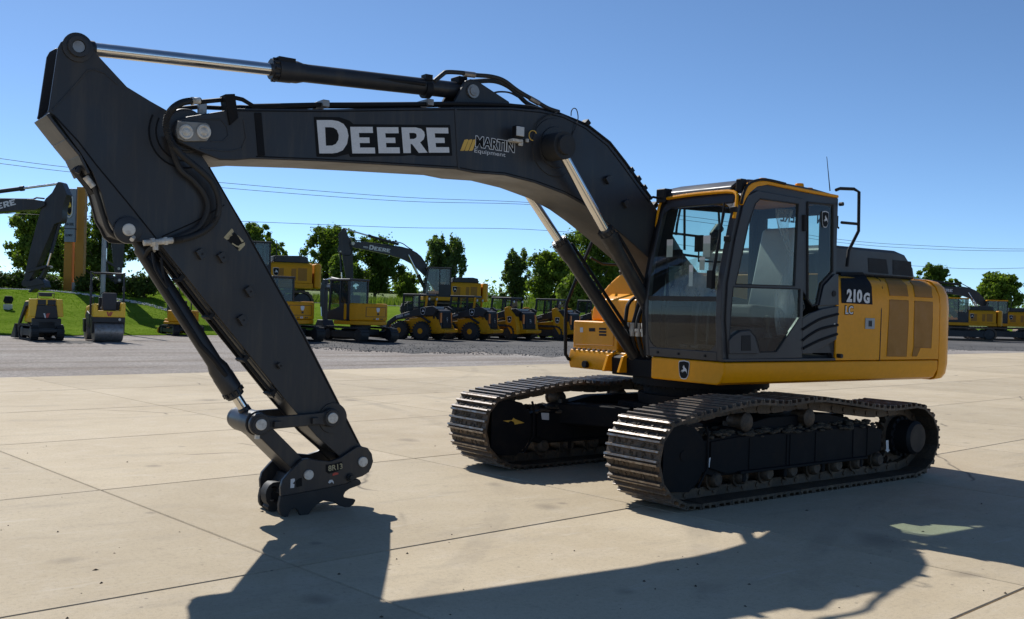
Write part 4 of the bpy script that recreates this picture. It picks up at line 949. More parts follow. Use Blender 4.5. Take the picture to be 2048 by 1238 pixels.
# hoses bundled between the boom feet
b = U(); rr = random.Random(8)
for k in range(7):
    y0 = -.30+k*.085; b.tube([(.30+rr.uniform(-.1, .05), y0*.6, 1.95), (.62+rr.uniform(-.06, .1), y0, 1.85+rr.uniform(-.05, .1)), (.80+rr.uniform(-.05, .05), y0, 1.62), (.80, y0, 1.42), (.70, y0, 1.2), (.55, y0, 1.1)], .021, 8, 5)
b.build('hydraulic_hose', M['black_rubber'], EX)
b = U()
for k in range(7):
    y0 = -.30+k*.085; b.cyl((.805, y0, 1.56), (.803, y0, 1.42), .027, n=8); b.cyl((.807, y0, 1.50), (.807, y0, 1.47), .034, n=6)
b.build('hose_fitting', M['silver_pin'], EX)

# ---------------- arm
AY = .19
ao = [(178, 90), (203.5, 119), (254, 173.5), (301.6, 202.6), (334, 220.8), (372, 262), (414, 326), (488, 450), (609, 667), (722, 891), (738, 903), (747, 922), (738, 945), (716, 950), (673, 907), (634, 873), (575, 805), (496, 706), (412, 603), (321, 489), (290, 483), (268, 484), (246, 482), (233, 471), (226, 455), (216, 438), (203.5, 388), (185, 345), (160, 304), (135, 270), (105, 228), (96, 222.6), (98, 216), (116, 95), (122, 84), (134, 77), (149, 74), (165, 77)]
for sg in (1, -1): 
    o = U().prism(xz(ao, AY), sg*(AY-.022), sg*AY).build('arm_plate', M['dark_paint'], None, .004)
    if sg > 0: armp = o
    else: arm2 = o
ai = [(101, 225), (150, 168), (185, 135), (203, 125), (254, 178), (301, 207), (331, 226), (412, 330), (486, 453), (606, 670), (716, 888), (700, 915), (676, 904), (636, 870), (577, 802), (498, 703), (414, 600), (322, 486), (290, 480), (262, 478), (238, 470), (229, 452), (219, 437), (206, 386), (187, 343), (162, 302), (137, 268)]
arm = U().prism(xz(ai, AY), -AY+.022, AY-.022).build('arm', M['dark_paint'], EX, .004)
armp.parent = arm; arm2.parent = arm
# bottom flange with the long lit edge
b = U(); fl = xz([(97, 226), (135, 275), (162, 308), (180, 345)], AY); P = [Vector((x, 0, z)) for x, z in fl]
for p, q in zip(P, P[1:]):
    d = q-p; b.box(((p.x+q.x)/2+.01, 0, (p.z+q.z)/2-.01), (d.length, AY*2+.03, .02), Matrix.Rotation(-math.atan2(d.z, d.x), 4, 'Y'))
b.build('arm_flange', M['dark_paint'], arm, .004)
b = U(); fl = xz([(325, 492), (412, 605), (496, 709), (570, 800)], AY); P = [Vector((x, 0, z)) for x, z in fl]
for p, q in zip(P, P[1:]):
    d = q-p; 
    for yy, ww in ((.12, .10), (-.06, .10)): b.box(((p.x+q.x)/2+.004, yy, (p.z+q.z)/2-.003), (d.length, ww, .010), Matrix.Rotation(-math.atan2(d.z, d.x), 4, 'Y'))
b.build('arm_flange', M['dark_paint'], arm, .003)
b = U()
for Y_, off in ((.13, .03), (.02, .03)): b.tube([(x+.022, Y_, z-.014) for x, z in xz([(330, 500), (412, 606), (496, 711), (560, 790)], AY)], .012, 7)
for k, q in enumerate(xz([(372, 552), (432, 628), (500, 714), (556, 782)], AY)): b.box((q[0]+.022, .09, q[1]-.012), (.06, .16, .03), Matrix.Rotation(.9, 4, 'Y'))
b.build('hydraulic_pipe', M['black_plastic'], arm)
side_strip('arm_rib', [c1(*p) for p in ((285, 470), (440, 300), (480, 250), (520, 245), (575, 265), (650, 330))], .010, M['dark_paint'], arm, AY)
side_strip('arm_rib', [c1(*p) for p in ((295, 495), (430, 640), (530, 770), (700, 975), (860, 1175))], .009, M['dark_trim'], arm, AY)
side_strip('arm_rib', [c1(*p) for p in ((890, 1165), (1060, 1090), (1235, 990))], .009, M['dark_trim'], arm, AY)
side_strip('arm_edge', [(418, 334), (486, 452), (606, 670), (716, 886)], .010, M['dark_trim'], arm, AY)
for r_, w__ in ((74, .012), (60, .010)): side_strip('arm_rib', [(372+r_*math.cos(R(t)), 262+r_*math.sin(R(t))) for t in range(78, 208, 8)], w__, M['dark_trim'], arm, AY)
q = onY(372, 262, AY); U().turn((q.x, AY-.002, q.z), (q.x, AY+.03, q.z), [(0, .165), (.010, .16), (.012, .15), (.024, .145)], 48).build('pivot_boss', M['dark_paint'], arm, smooth=30)
q = onY(155, 95, AY); U().turn((q.x, AY, q.z), (q.x, AY+.05, q.z), [(0, .10), (.014, .10), (.018, .072), (.045, .07), (.045, .045), (.03, .04)], 32).build('pivot_boss', M['dark_paint'], arm, smooth=30)
U().cyl((q.x, AY+.02, q.z), (q.x, AY+.036, q.z), .04, n=20).build('pin_cap', M['steel_worn'], arm)
q = onY(255, 460, AY); U().turn((q.x, AY-.002, q.z), (q.x, AY+.03, q.z), [(0, .098), (.026, .096), (.03, .085)], 32).build('pivot_boss', M['dark_paint'], arm, smooth=30)
U().turn((q.x, AY+.028, q.z), (q.x, AY+.048, q.z), [(0, .044), (.016, .044), (.02, .036), (.0205, .006)], 24).build('pin_cap', M['silver_pin'], arm, smooth=14)
b = U(); g_ = onY(*c1(735, 1168), AY+.02); b.cyl(tuple(g_), tuple(g_+Vector((.02, .03, -.02))), .016, n=8); b.build('grease_nipple', M['silver_pin'], arm)
for px in ((400, 508), (443, 515), (497, 583), (483, 640), (557, 731)):
    q = onY(*px, AY); sz = .06 if px[1] < 700 else .035
    k__ = sz*100; side_strip('hose_bracket', [(px[0]-k__*.9, px[1]-k__*1.4), (px[0]+k__*.9, px[1]+k__*1.4)], sz*.85, M['dark_paint'], arm, AY, .04)
    U().cyl((q.x-.004, AY+.038, q.z), (q.x-.004, AY+.043, q.z), .008, n=8).build('bracket_hole', M['black_plastic'], arm)
# torn sticker
cc = lambda p: (400+p[0]/4.126, 420+p[1]/4.126)
decal('torn_sticker', [[cc(p) for p in ((195, 228), (228, 190), (262, 152), (272, 160), (278, 180), (262, 196), (268, 208), (246, 222), (240, 240), (222, 246))]], AY+.003, M['torn_paper'], arm)
decal('sticker_residue', [[cc(p) for p in ((222, 246), (285, 185), (362, 258), (372, 290), (325, 340))]], AY+.002, M['black_decal'], arm)
decal('torn_sticker', [[cc(p) for p in ((305, 205), (322, 215), (362, 258), (345, 268), (328, 240))]], AY+.003, M['torn_paper'], arm)
decal('torn_sticker', [[cc(p) for p in ((330, 285), (370, 265), (372, 290), (325, 340), (312, 330), (335, 305), (312, 318), (318, 308), (300, 304), (262, 280), (268, 270), (300, 292), (318, 296))]], AY+.003, M['torn_paper'], arm)
# hose guard on the arm's back edge (left outline)
b = U(); b.prism(xz([c1(*p) for p in ((400, 795), (430, 770), (470, 780), (490, 815), (520, 880), (525, 910), (510, 935))], .05), -.03, .10); b.build('hose_guard', M['dark_trim'], arm, .008)
b = U(); b.tube([v3(c1(*p), .14) for p in ((425, 815), (440, 790), (462, 790), (490, 830), (510, 870), (540, 950), (570, 1050), (600, 1130), (650, 1170))], .018, 8, 4); b.build('hydraulic_hose', M['black_rubber'], arm)
b = U(); b.cyl(v3(c1(470, 835), .15), v3(c1(515, 890), .15), .022, n=10); b.build('hose_fitting', M['silver_pin'], arm)

# ---------------- bucket cylinder and linkage
k0, k1 = v3((501, 838), 0), v3((262, 464), 0)
kg = (onY(474, 790, 0)-Vector(k0)).length
bc = ram('bucket_cylinder', k0, k1, kg, .040, .060, .082, .26, .14, .12)
b = U(); b.tube([v3((452, 752), .07), v3((428, 720), .08), v3((400, 690), .075), v3((330, 580), .075), v3((290, 515), .075), v3((297, 500), .12), v3((310, 490), .2)], .02, 8); b.tube([v3((305, 505), .18), v3((312, 540), .2), v3((335, 575), .2), v3((328, 555), .2), v3((322, 515), .2)], .01, 6, 4); b.build('oil_pipe', M['black_plastic'], bc)
def bar(name, A, B_, ra, rb, y0, y1, w_, parent, mat='dark_paint'):
    b = U(); A, B_ = Vector((A[0], 0, A[1])), Vector((B_[0], 0, B_[1])); d = (B_-A).normalized(); n_ = Vector((-d.z, 0, d.x))
    b.cyl((A.x, y0, A.z), (A.x, y1, A.z), ra, n=28); b.cyl((B_.x, y0, B_.z), (B_.x, y1, B_.z), rb, n=28)
    pts = [A+n_*ra*.8, B_+n_*rb*.8, B_-n_*rb*.8, A-n_*ra*.8]; mid = (A+B_)/2
    pts = [A+n_*ra*.85, A+d*ra*1.3+n_*w_, B_-d*rb*1.3+n_*w_, B_+n_*rb*.85, B_-n_*rb*.85, B_-d*rb*1.3-n_*w_, A+d*ra*1.3-n_*w_, A-n_*ra*.85]
    b.prism([(p.x, p.z) for p in pts], y0+.006, y1-.006); return b.build(name, M[mat], parent, .008)
H1, H2, H3 = onY(522, 849, .26), onY(665, 836, .26), onY(616, 948, .2)
H1, H2, H3 = (H1.x, H1.z), (H2.x, H2.z), (H3.x, H3.z)
for sg in (1, -1):
    l = bar('side_link', H1, H2, .085, .075, *( (.205, .25) if sg > 0 else (-.25, -.205)), .048, EX)
    for H_ in (H1, H2): U().turn((H_[0], sg*.25, H_[1]), (H_[0], sg*.275, H_[1]), [(0, .043), (.022, .043), (.026, .038), (.0262, .006)], 24).build('pin_cap', M['silver_pin'] if sg > 0 else M['dark_paint'], l, smooth=14); U().turn((H_[0], sg*.248, H_[1]), (H_[0], sg*.262, H_[1]), [(0, .066), (.014, .062)], 24).build('pin_collar', M['dark_paint'], l)
    for t in (.22, .75):
        x, z = H1[0]+(H2[0]-H1[0])*t, H1[1]+(H2[1]-H1[1])*t; U().box((x, sg*.262, z-.01), (.055, .03, .05)).build('link_lug', M['dark_paint'], l, .004)
l = bar('tipping_link', H1, H3, .095, .075, -.185, .185, .06, EX)
U().cyl((H1[0], -.255, H1[1]), (H1[0], .255, H1[1]), .07, n=24).build('link_pin', M['dark_paint'], l)
U().box((H1[0]+.0, .19, H1[1]-.10), (.035, .03, .04)).build('grease_nipple', M['silver_pin'], l, .004)
q = onY(665, 836, AY); U().turn((q.x, AY-.002, q.z), (q.x, AY+.014, q.z), [(0, .125), (.014, .122)], 32).build('pivot_boss', M['dark_paint'], arm)
# ---------------- quick coupler
QY = .225
pla = [(385, 650), (480, 540), (590, 430), (635, 402), (690, 395), (760, 408), (830, 420), (950, 430), (1060, 390), (1200, 300), (1260, 260), (1310, 250), (1390, 270), (1440, 340), (1455, 430), (1430, 510), (1385, 570), (1330, 605), (1265, 625), (1140, 690), (900, 745), (365, 845), (360, 740)]
plc = [(365, 845), (900, 745), (1140, 690), (1265, 632), (1300, 650), (1318, 685), (1300, 710), (1180, 755), (1130, 790), (1110, 830), (1115, 855), (1180, 870), (1245, 878), (1250, 895), (1225, 940), (1180, 970), (1130, 975), (1060, 950), (990, 910), (930, 905), (870, 895), (800, 935), (745, 985), (700, 1050), (640, 1088), (605, 1085), (585, 1040), (560, 1000), (530, 985), (490, 1000), (465, 1040), (455, 1088), (400, 1085), (365, 1060), (348, 1020), (345, 950)]
qc = empty('quick_coupler', (0, 0, 0), 0, parent=EX)
U().prism(xz([c8(*p) for p in pla], QY), QY-.035, QY).build('coupler_plate', M['dark_paint'], qc, .006)
U().prism(xz([c8(*p) for p in pla], QY), -QY, -QY+.035).build('coupler_plate', M['dark_paint'], qc, .006)
U().prism(xz([c8(*p) for p in plc], QY), QY-.045, QY-.004).build('coupler_casting', M['black_rubber'], qc, .012, seg=3)
U().prism(xz([c8(*p) for p in plc], QY), -QY+.004, -QY+.045).build('coupler_casting', M['black_rubber'], qc, .012, seg=3)
b = U(); b.prism(xz([c8(*p) for p in ((560, 620), (1200, 560), (1200, 690), (900, 860), (600, 900), (440, 850))], QY), -QY+.045, QY-.045); b.build('coupler_body', M['black_rubber'], qc, .01)
for p, r in ((c8(688, 585), .040), (c8(1327, 433), .041)):
    q = onY(p[0], p[1], QY); U().turn((q.x, QY-.01, q.z), (q.x, QY+.018, q.z), [(0, r), (.024, r), (.028, r*.9), (.0282, .006)], 28).build('pin_cap', M['silver_pin'], qc, smooth=14)
    U().cyl((q.x, -QY, q.z), (q.x, QY-.03, q.z), .05, n=20).build('link_pin', M['dark_paint'], qc)
q = onY(*c8(1178, 615), QY); U().turn((q.x, QY, q.z), (q.x, QY+.045, q.z), [(0, .034), (.02, .034), (.02, .022), (.045, .022)], 6).build('hex_bolt', M['black_rubber'], qc, smooth=20)
# hooked ring of the locking jaw, left of the plates
RY = -.06
ring_o = xz([c8(*p) for p in ((365, 668), (300, 660), (240, 668), (195, 705), (165, 760), (155, 820), (165, 890), (195, 935), (178, 960), (195, 1000), (240, 1022), (275, 1010), (285, 975), (315, 985), (322, 945), (345, 935), (365, 900))], RY)
ring_i = xz([c8(*p) for p in ((330, 720), (275, 715), (235, 750), (218, 810), (232, 870), (262, 892), (310, 880), (335, 840), (342, 780))], RY)
U().prism(ring_o, RY-.06, RY+.05, holes=[ring_i]).build('locking_hook', M['black_rubber'], qc, .010, seg=3)
U().prism([(x, z) for x, z in ring_i], RY-.05, RY+.02).build('hook_web', M['black_rubber'], qc)
b = U(); q = onY(*c8(262, 888), RY+.06); b.box((q.x, RY+.055, q.z), (.03, .012, .008)); b.build('hook_mark', M['steel_worn'], qc)
qd = lambda nm, pts, mat: decal(nm, [[c8(*p) for p in pts]], QY+.003, mat, qc)
qd('sticker', ((480, 640), (505, 632), (528, 632), (530, 660), (505, 690), (525, 700), (520, 740), (475, 745)), M['white_decal'])
qd('sticker', ((540, 665), (580, 630), (612, 622), (614, 720), (548, 735)), M['black_decal'])
qd('sticker', ((895, 470), (1000, 455), (1085, 430), (1088, 520), (1000, 555), (930, 575), (895, 550)), M['black_decal'])
qd('sticker', ((975, 575), (1000, 562), (1040, 560), (1045, 580), (1010, 590), (975, 600)), M['red_decal'])
qd('sticker', ((920, 680), (940, 648), (970, 645), (988, 670), (985, 695), (968, 670), (940, 690)), M['white_decal'])
q = onY(*c8(1020, 500), QY); inst(text_mesh('8R13', M['torn_paper'], 1, .02), 'sticker', qc, UM @ frame((q.x+.01, QY+.005, q.z), (-1, 0, .10), (0, 0, 1)) @ Matrix.Scale(.062, 4))
# ================================================================= LOT, LAWN, FIELD
import numpy as np
FWH = Vector((FW.x, FW.y, 0)).normalized(); RTH = Vector((-FWH.y, FWH.x, 0))*-1
def hor(px): return IH/2+F_PX*math.tan(PITCH)+math.tan(ROLL)*(px-IW/2)
def interp(x, pts):
    if x <= pts[0][0]: return pts[0][1]
    for (a, b), (c, d) in zip(pts, pts[1:]):
        if x <= c: return b+(d-b)*(x-a)/(c-a)
    return pts[-1][1]
def pol(px, D):                                # bearing (as a column of the survey photo) and distance -> ground plan
    v = CAM+FWH*D+RTH*(D*(px-IW/2)/F_PX); return Vector((v.x, v.y, 0))
EDGE = [(-1500, 36), (-300, 39), (100, 41.5), (400, 47), (640, 51), (760, 53), (1100, 60), (1400, 78), (1700, 105), (2048, 150), (2500, 165), (5000, 170)]
RISE = [(-1500, 2.0), (300, 1.85), (520, 1.6), (700, 1.5), (1200, 1.35), (1700, .9), (2100, .75), (5000, .7)]
RUN = [(-1500, 12), (300, 12), (520, 16), (700, 26), (1200, 30), (5000, 40)]
def zter(px, D):
    t = (D-interp(px, EDGE))/interp(px, RUN); t = max(0, min(1, t)); s = t*t*(3-2*t)
    return interp(px, RISE)*s
def on_ter(px, D, dz=0): v = pol(px, D); v.z = max(0, zter(px, D))+dz; return v
b = MB(); b.bm.faces.new([b.bm.verts.new(JM @ Vector(p)) for p in ((-330, -15.15, -.02), (60, -15.15, -.02), (60, -230, -.02), (-330, -230, -.02))])
tag(b.build('gravel_lot', M['lot_gravel']), kind='structure')
b = MB(); b.bm.faces.new([b.bm.verts.new(Vector(p)) for p in ((-900, 500, -.35), (900, 500, -.35), (900, -300, -.35), (-900, -300, -.35))])
tag(b.build('ground', M['lot_gravel']), kind='structure')
def sheet(name, cols, rows, fz, mat, jag=0, kind='structure'):
    bm = bmesh.new(); rr = random.Random(len(cols)); g = []
    for c in cols:
        line = []
        for k, d in enumerate(rows(c)):
            dd = d+(rr.uniform(-jag, jag) if k == 0 else 0); v = pol(c, dd); v.z = fz(c, dd); line.append(bm.verts.new(v))
        g.append(line)
    for a, c in zip(g, g[1:]):
        for i in range(len(a)-1): bm.faces.new((a[i], a[i+1], c[i+1], c[i]))
    m_ = MB(); m_.bm.free(); m_.bm = bm
    return tag(m_.build(name, mat, smooth=80), kind=kind)
colsL = list(range(-1500, 2600, 12))
DL = [0, .4, 1, 2, 3.5, 5, 7, 9, 11, 13, 16, 20, 25, 30]
sheet('lawn', colsL, lambda c: [interp(c, EDGE)+d for d in DL], lambda c, d: zter(c, d)+.012, M['lawn'], .25)
sheet('field', list(range(-4000, 6001, 100)), lambda c: [interp(c, EDGE)+29.5+d for d in (0, 6, 30, 80, 200, 600, 2000, 5000)], lambda c, d: interp(c, RISE)-.02*(d > 100), M['field'])
sheet('dark_gravel_strip', list(range(520, 2300, 14)), lambda c: [interp(c, [(520, 39.5), (700, 36.5), (1100, 37), (1500, 44), (1900, 57), (2300, 66)])+math.sin(c*.021)*.9+math.sin(c*.067)*.5, interp(c, EDGE)+.3], lambda c, d: -.012, M['dark_gravel'], .35)
sheet('dark_gravel_strip', list(range(60, 212, 6)), lambda c: [36.0+1.2*math.sin((c-60)/150*math.pi*.5)+.3*math.sin(c*.3)-1.6*math.sin((c-60)/152*math.pi), 37.8+.2*math.sin(c*.2)], lambda c, d: -.011, M['dark_gravel'], .2)
sheet('road', list(range(-600, 3200, 100)), lambda c: [interp(c, [(-600, 80), (640, 84), (1200, 95), (1700, 140), (2100, 190), (3200, 220)])+k for k in (0, 7)], lambda c, d: interp(c, RISE)+.05, M['road_pale'])
# railway bank
def bank_z(c): return interp(c, [(-1000, 3.6), (700, 3.4), (1150, 2.8), (1700, 1.9), (2300, 1.7), (4000, 1.7)])
sheet('railway_bank', list(range(-2000, 4001, 40)), lambda c: [128, 136, 140, 141.5, 149], lambda c, d: interp(d, [(128, interp(c, RISE)-.05), (136, bank_z(c)-.5), (140, bank_z(c)-.2), (141.5, bank_z(c)), (149, bank_z(c)-.3)]), M['field'])
b = MB()
for dd in (140.5, 142): b.tube([tuple(pol(c, dd)+Vector((0, 0, bank_z(c)+.12))) for c in range(500, 1400, 60)], .12, 4)
tag(b.build('railway_track', M['ballast']), kind='structure')
sheet('ballast_bed', list(range(450, 1450, 40)), lambda c: [139.6, 142.8], lambda c, d: bank_z(c)+.1, M['ballast'])
# loose chippings, grass tufts, weeds
def scatter_stuff(name, mat, pts, make):
    V = []; F = []
    for p in pts:
        v, f = make(p); o = len(V); V += v; F += [tuple(i+o for i in q) for q in f]
    me = bpy.data.meshes.new(name); me.from_pydata([tuple(v) for v in V], [], F); me.materials.append(mat); me.update()
    o = bpy.data.objects.new(name, me); COL.objects.link(o); return tag(o, kind='stuff')
rr = random.Random(11)
def stone(p):
    r = rr.uniform(.015, .038); c = Vector(p); a = rr.uniform(0, 6)
    v = [c+Vector((r*math.cos(a+k*1.57), r*math.sin(a+k*1.57), -.01)) for k in range(4)]+[c+Vector((rr.uniform(-.3, .3)*r, rr.uniform(-.3, .3)*r, r*.8))]
    return v, [(0, 1, 4), (1, 2, 4), (2, 3, 4), (3, 0, 4)]
pts = []
for _ in range(3500):
    c = rr.uniform(560, 2080); D_ = interp(c, [(520, 39.5), (700, 36.5), (1100, 37), (1500, 44), (1900, 57), (2300, 66)])+rr.random()**1.6*9-.8; v = pol(c, D_); v.z = -.01; pts.append(v)
scatter_stuff('loose_stone', M['dark_gravel'], pts, stone)
def tuft(hmin, hmax, sp, nb=5):
    def f(p):
        v = []; fc = []
        for k in range(nb):
            a = rr.uniform(0, 6.28); h = rr.uniform(hmin, hmax); w_ = h*.10+.012; b_ = Vector(p)+Vector((rr.uniform(-sp, sp), rr.uniform(-sp, sp), -.02)); d = Vector((math.cos(a), math.sin(a), 0)); t = Vector((rr.uniform(-.5, .5)*h, rr.uniform(-.5, .5)*h, h)); i = len(v)
            v += [b_-d*w_, b_+d*w_, b_+t]; fc.append((i, i+1, i+2))
        return v, fc
    return f
pts = []
for _ in range(26000):
    c = rr.uniform(-60, 1250); D_ = interp(c, EDGE)+rr.random()**1.3*16; pts.append(on_ter(c, D_))
for _ in range(2500):
    c = rr.uniform(1850, 2120); pts.append(on_ter(c, interp(c, EDGE)+rr.random()*25))
scatter_stuff('lawn_grass', M['grass_blade'], pts, tuft(.03, .075, .09, 6))
pts = []
for _ in range(9000):
    c = rr.uniform(-100, 2200); D_ = interp(c, [(-600, 89), (640, 93), (1200, 104), (1700, 150), (2100, 200)])+rr.random()*34; v = pol(c, D_); v.z = interp(c, RISE)+max(0, (D_-128)/8*1.3 if D_ < 137 else 1.6); pts.append(v)
for _ in range(1800):
    c = rr.uniform(380, 560); v = on_ter(c, rr.uniform(60, 78)); pts.append(v)
scatter_stuff('tall_weeds', M['weed_leaf'], pts, tuft(.35, 1.1, .5, 6))

pts = []
for _ in range(70):
    v = gz(rr.uniform(0, 2048), 760+rr.random()**.8*478); pts.append(v)
def crumb(p):
    r = rr.choice((.004, .005, .007, .010)); c = Vector(p); a = rr.uniform(0, 6); k_ = rr.uniform(1, 2.2)
    return [c+Vector((r*k_*math.cos(a), r*k_*math.sin(a), 0)), c+Vector((-r*math.sin(a), r*math.cos(a), 0)), c+Vector((-r*k_*math.cos(a), -r*k_*math.sin(a), 0)), c+Vector((r*math.sin(a), -r*math.cos(a), 0)), c+Vector((0, 0, r))], [(0, 1, 4), (1, 2, 4), (2, 3, 4), (3, 0, 4)]
scatter_stuff('yard_grit', M['mud'], pts, crumb)

# ================================================================= TREES
def leaves(name, mat, lobes, n, size, seed, parent, sq=1.0):
    g = np.random.default_rng(seed); L = np.array([(c[0], c[1], c[2], r, rz) for c, r, rz in lobes]); wt = L[:, 3]**2; k = g.choice(len(L), n, p=wt/wt.sum())
    st = g.random(n); d = g.normal(size=(n, 3)); d /= np.linalg.norm(d, axis=1)[:, None]
    rad = (g.random(n)**.33)*(.62+.38*g.random(n))*np.where(st > .82, 1.6, 1.12)
    bumpy = 1+.22*np.sin(d[:, 0]*7+k*1.7)*np.cos(d[:, 2]*6+k)+.10*np.sin(d[:, 1]*15+k)
    P = L[k, :3]+d*(rad*bumpy)[:, None]*np.stack([L[k, 3], L[k, 3], L[k, 4]], 1)
    nn = d+g.normal(size=(n, 3))*.7; nn /= np.linalg.norm(nn, axis=1)[:, None]
    a = np.cross(nn, g.normal(size=(n, 3))); a /= np.linalg.norm(a, axis=1)[:, None]; c = np.cross(nn, a)
    s = size*(.55+.9*g.random(n))[:, None]
    V = np.stack([P-a*s*.5, P-c*s*.32+a*s*.05, P+a*s*.55+nn*s*.12, P+c*s*.32+a*s*.05], 1).reshape(-1, 3)
    me = bpy.data.meshes.new(name); me.vertices.add(4*n); me.vertices.foreach_set('co', V.astype(np.float32).ravel())
    me.loops.add(4*n); me.loops.foreach_set('vertex_index', np.arange(4*n, dtype=np.int32)); me.polygons.add(n); me.polygons.foreach_set('loop_start', np.arange(0, 4*n, 4, dtype=np.int32)); me.polygons.foreach_set('loop_total', np.full(n, 4, dtype=np.int32))
    me.materials.append(mat); me.update(); me.validate()
    o = bpy.data.objects.new(name, me); COL.objects.link(o); o.parent = parent; return o
def tree(px, D, top_y, halfw, kind, seed, label, base_y=None, n=6500, size=.30, spiky=0, lean=0, skirt=.22, z0=None):
    p = on_ter(px, D); 
    if z0 is not None: p.z = z0
    ztop = CAM.z+(hor(px)-top_y)*D/F_PX; Hh = ztop-p.z; W_ = halfw*1.1*D/F_PX; r = random.Random(seed)
    t = empty('tree', p, r.uniform(0, 6), label, 'tree', 'trees beyond the yard')
    lob = []; nl = 95 if W_ > 3 else 60
    for i in range(nl):
        u = (i+r.random())/nl; zz = Hh*(skirt+.02+(.95-skirt)*u)
        wid = W_*max(.10, (math.sin(math.pi*min(.97, .10+.80*u)))**.55)*(1-.45*u*spiky)
        a = i*2.4+r.uniform(-.5, .5); rd = wid*math.sqrt(r.random())*.88; rl = W_*r.uniform(.085, .20)*(1-.2*u)
        lob.append(((rd*math.cos(a)+lean*u*W_, rd*math.sin(a), zz-rl*.3), rl*(1-.3*spiky), rl*r.uniform(.7, 1.05)*(1+1.2*spiky*(u > .45))))
    for i in range(6): lob.append(((r.uniform(-.3, .3)*W_, r.uniform(-.3, .3)*W_, Hh*(skirt+.12+.1*i)), W_*.36, W_*.34))
    leaves('crown', M[kind], lob, int(n*2.3), size, seed, t)
    b = MB(); tr = max(.10, Hh*.022); b.tube([(0, 0, -.2), (.05*W_, 0, Hh*.25), (lean*W_*.5, .03*W_, Hh*.55), (lean*W_*.8, 0, Hh*.85)], [tr*1.3, tr, tr*.7, tr*.2], 8); b.build('trunk', M['bark'], t)
    for k in range(6):
        c = lob[8+k*8][0]; z1 = c[2]*.72; b = MB(); b.tube([(0, 0, z1*.7), (c[0]*.5, c[1]*.5, z1*.95), (c[0], c[1], c[2])], [tr*.5, tr*.35, tr*.12], 6); b.build('limb', M['bark'], t)
    return t
tree(78, 96, 405, 62, 'leaf_mid', 1, 'broad green tree behind the hanging arm at the far left of the yard', n=9000)
tree(205, 98, 392, 68, 'leaf_dark', 2, 'dark tree rising behind the tall yellow sign posts and lamp pole', n=8500)
tree(150, 104, 450, 50, 'leaf_dark', 3, 'lower dark tree between the sign posts and the hanging arm', n=6000)
tree(510, 112, 444, 44, 'leaf_mid', 4, 'green tree showing past the right edge of the big arm, left of the smaller one', n=5000)
tree(545, 118, 480, 34, 'leaf_light', 5, 'small pale green tree above the black hood of the half hidden excavator', n=3800)
tree(662, 118, 450, 62, 'leaf_dark', 6, 'tall dark tree left of the upright arm in the centre background', n=8000)
tree(682, 104, 508, 30, 'leaf_light', 7, 'bright bushy tree low down left of the upright arm in the centre', n=4200, size=.32)
tree(748, 122, 474, 60, 'leaf_dark', 8, 'dark rounded tree beneath the lettered boom in the centre background', n=7500)
tree(812, 134, 543, 30, 'leaf_mid', 9, 'low green tree under the bend of the background boom', n=3500)
tree(868, 128, 468, 36, 'leaf_blue', 10, 'loose pointed tree behind the background boom, left of its twin', n=4200, spiky=1, lean=.15)
tree(902, 128, 474, 36, 'leaf_blue', 12, 'loose pointed tree above the background cab, right of its twin', n=4500, spiky=1, lean=.15)
tree(1027, 120, 498, 38, 'leaf_blue', 13, 'slim windblown grey green tree standing alone against the sky', n=4200, spiky=.6, lean=.1, skirt=.12)
tree(1098, 112, 502, 50, 'leaf_mid', 14, 'rounded tree left of the lifting cylinders, lower than the tree behind them', n=6500)
tree(1178, 116, 450, 74, 'leaf_mid', 15, 'largest leafy tree behind the lifting cylinders of the front excavator', n=10000)
tree(1150, 98, 548, 44, 'leaf_light', 16, 'pale green bushy tree low down behind the handrail of the front excavator', n=4500, size=.3, skirt=.05)
tree(1235, 118, 520, 40, 'leaf_dark', 17, 'dark tree half hidden by the yellow tank of the front excavator', n=4500)
tree(1862, 205, 526, 38, 'leaf_dark', 18, 'dark tree just right of the black engine hood', n=5000, size=.6, z0=.7)
tree(1903, 215, 556, 22, 'leaf_mid', 19, 'small tree above the lettered boom at the far right', n=2600, size=.6, z0=.7)
tree(1994, 190, 546, 46, 'leaf_mid', 20, 'round tree on the far right behind the two parked excavators', n=6500, size=.55, z0=.7)
tree(1812, 210, 545, 30, 'leaf_dark', 21, 'dark tree mostly hidden behind the black engine hood', n=3000, size=.6, z0=.7)
# distant wood that reads as one band
lob = []
r = random.Random(44)
for k in range(150):
    px = -300+k*17+r.uniform(-6, 6); D_ = r.uniform(200, 270); p = pol(px, D_); h_ = r.uniform(3.6, 6.4); lob.append(((p.x, p.y, 1+h_*.4), r.uniform(3, 6), h_*.6))
wood = leaves('distant_wood', M['leaf_mid'], lob, 42000, .75, 77, None); tag(wood, kind='stuff')
def shrub(px, D, halfw, top_y, seed, label, mat='hedge_leaf', n=4200, size=.16):
    p = on_ter(px, D); W_ = halfw*D/F_PX; Hh = CAM.z+(hor(px)-top_y)*D/F_PX-p.z; r = random.Random(seed)
    t = empty('shrub', p, 0, label, 'shrub', 'evergreen shrubs in the planting bed')
    lob = [((W_*r.uniform(-.75, .75), W_*r.uniform(-.4, .4), Hh*r.uniform(.25, .62)), W_*r.uniform(.28, .42), Hh*r.uniform(.3, .42)) for _ in range(12)]
    leaves('foliage', M[mat], lob, n, size, seed, t); b = MB(); b.tube([(0, 0, -.1), (.05, 0, Hh*.5)], [.07, .03], 6); b.build('stem', M['bark'], t); return t
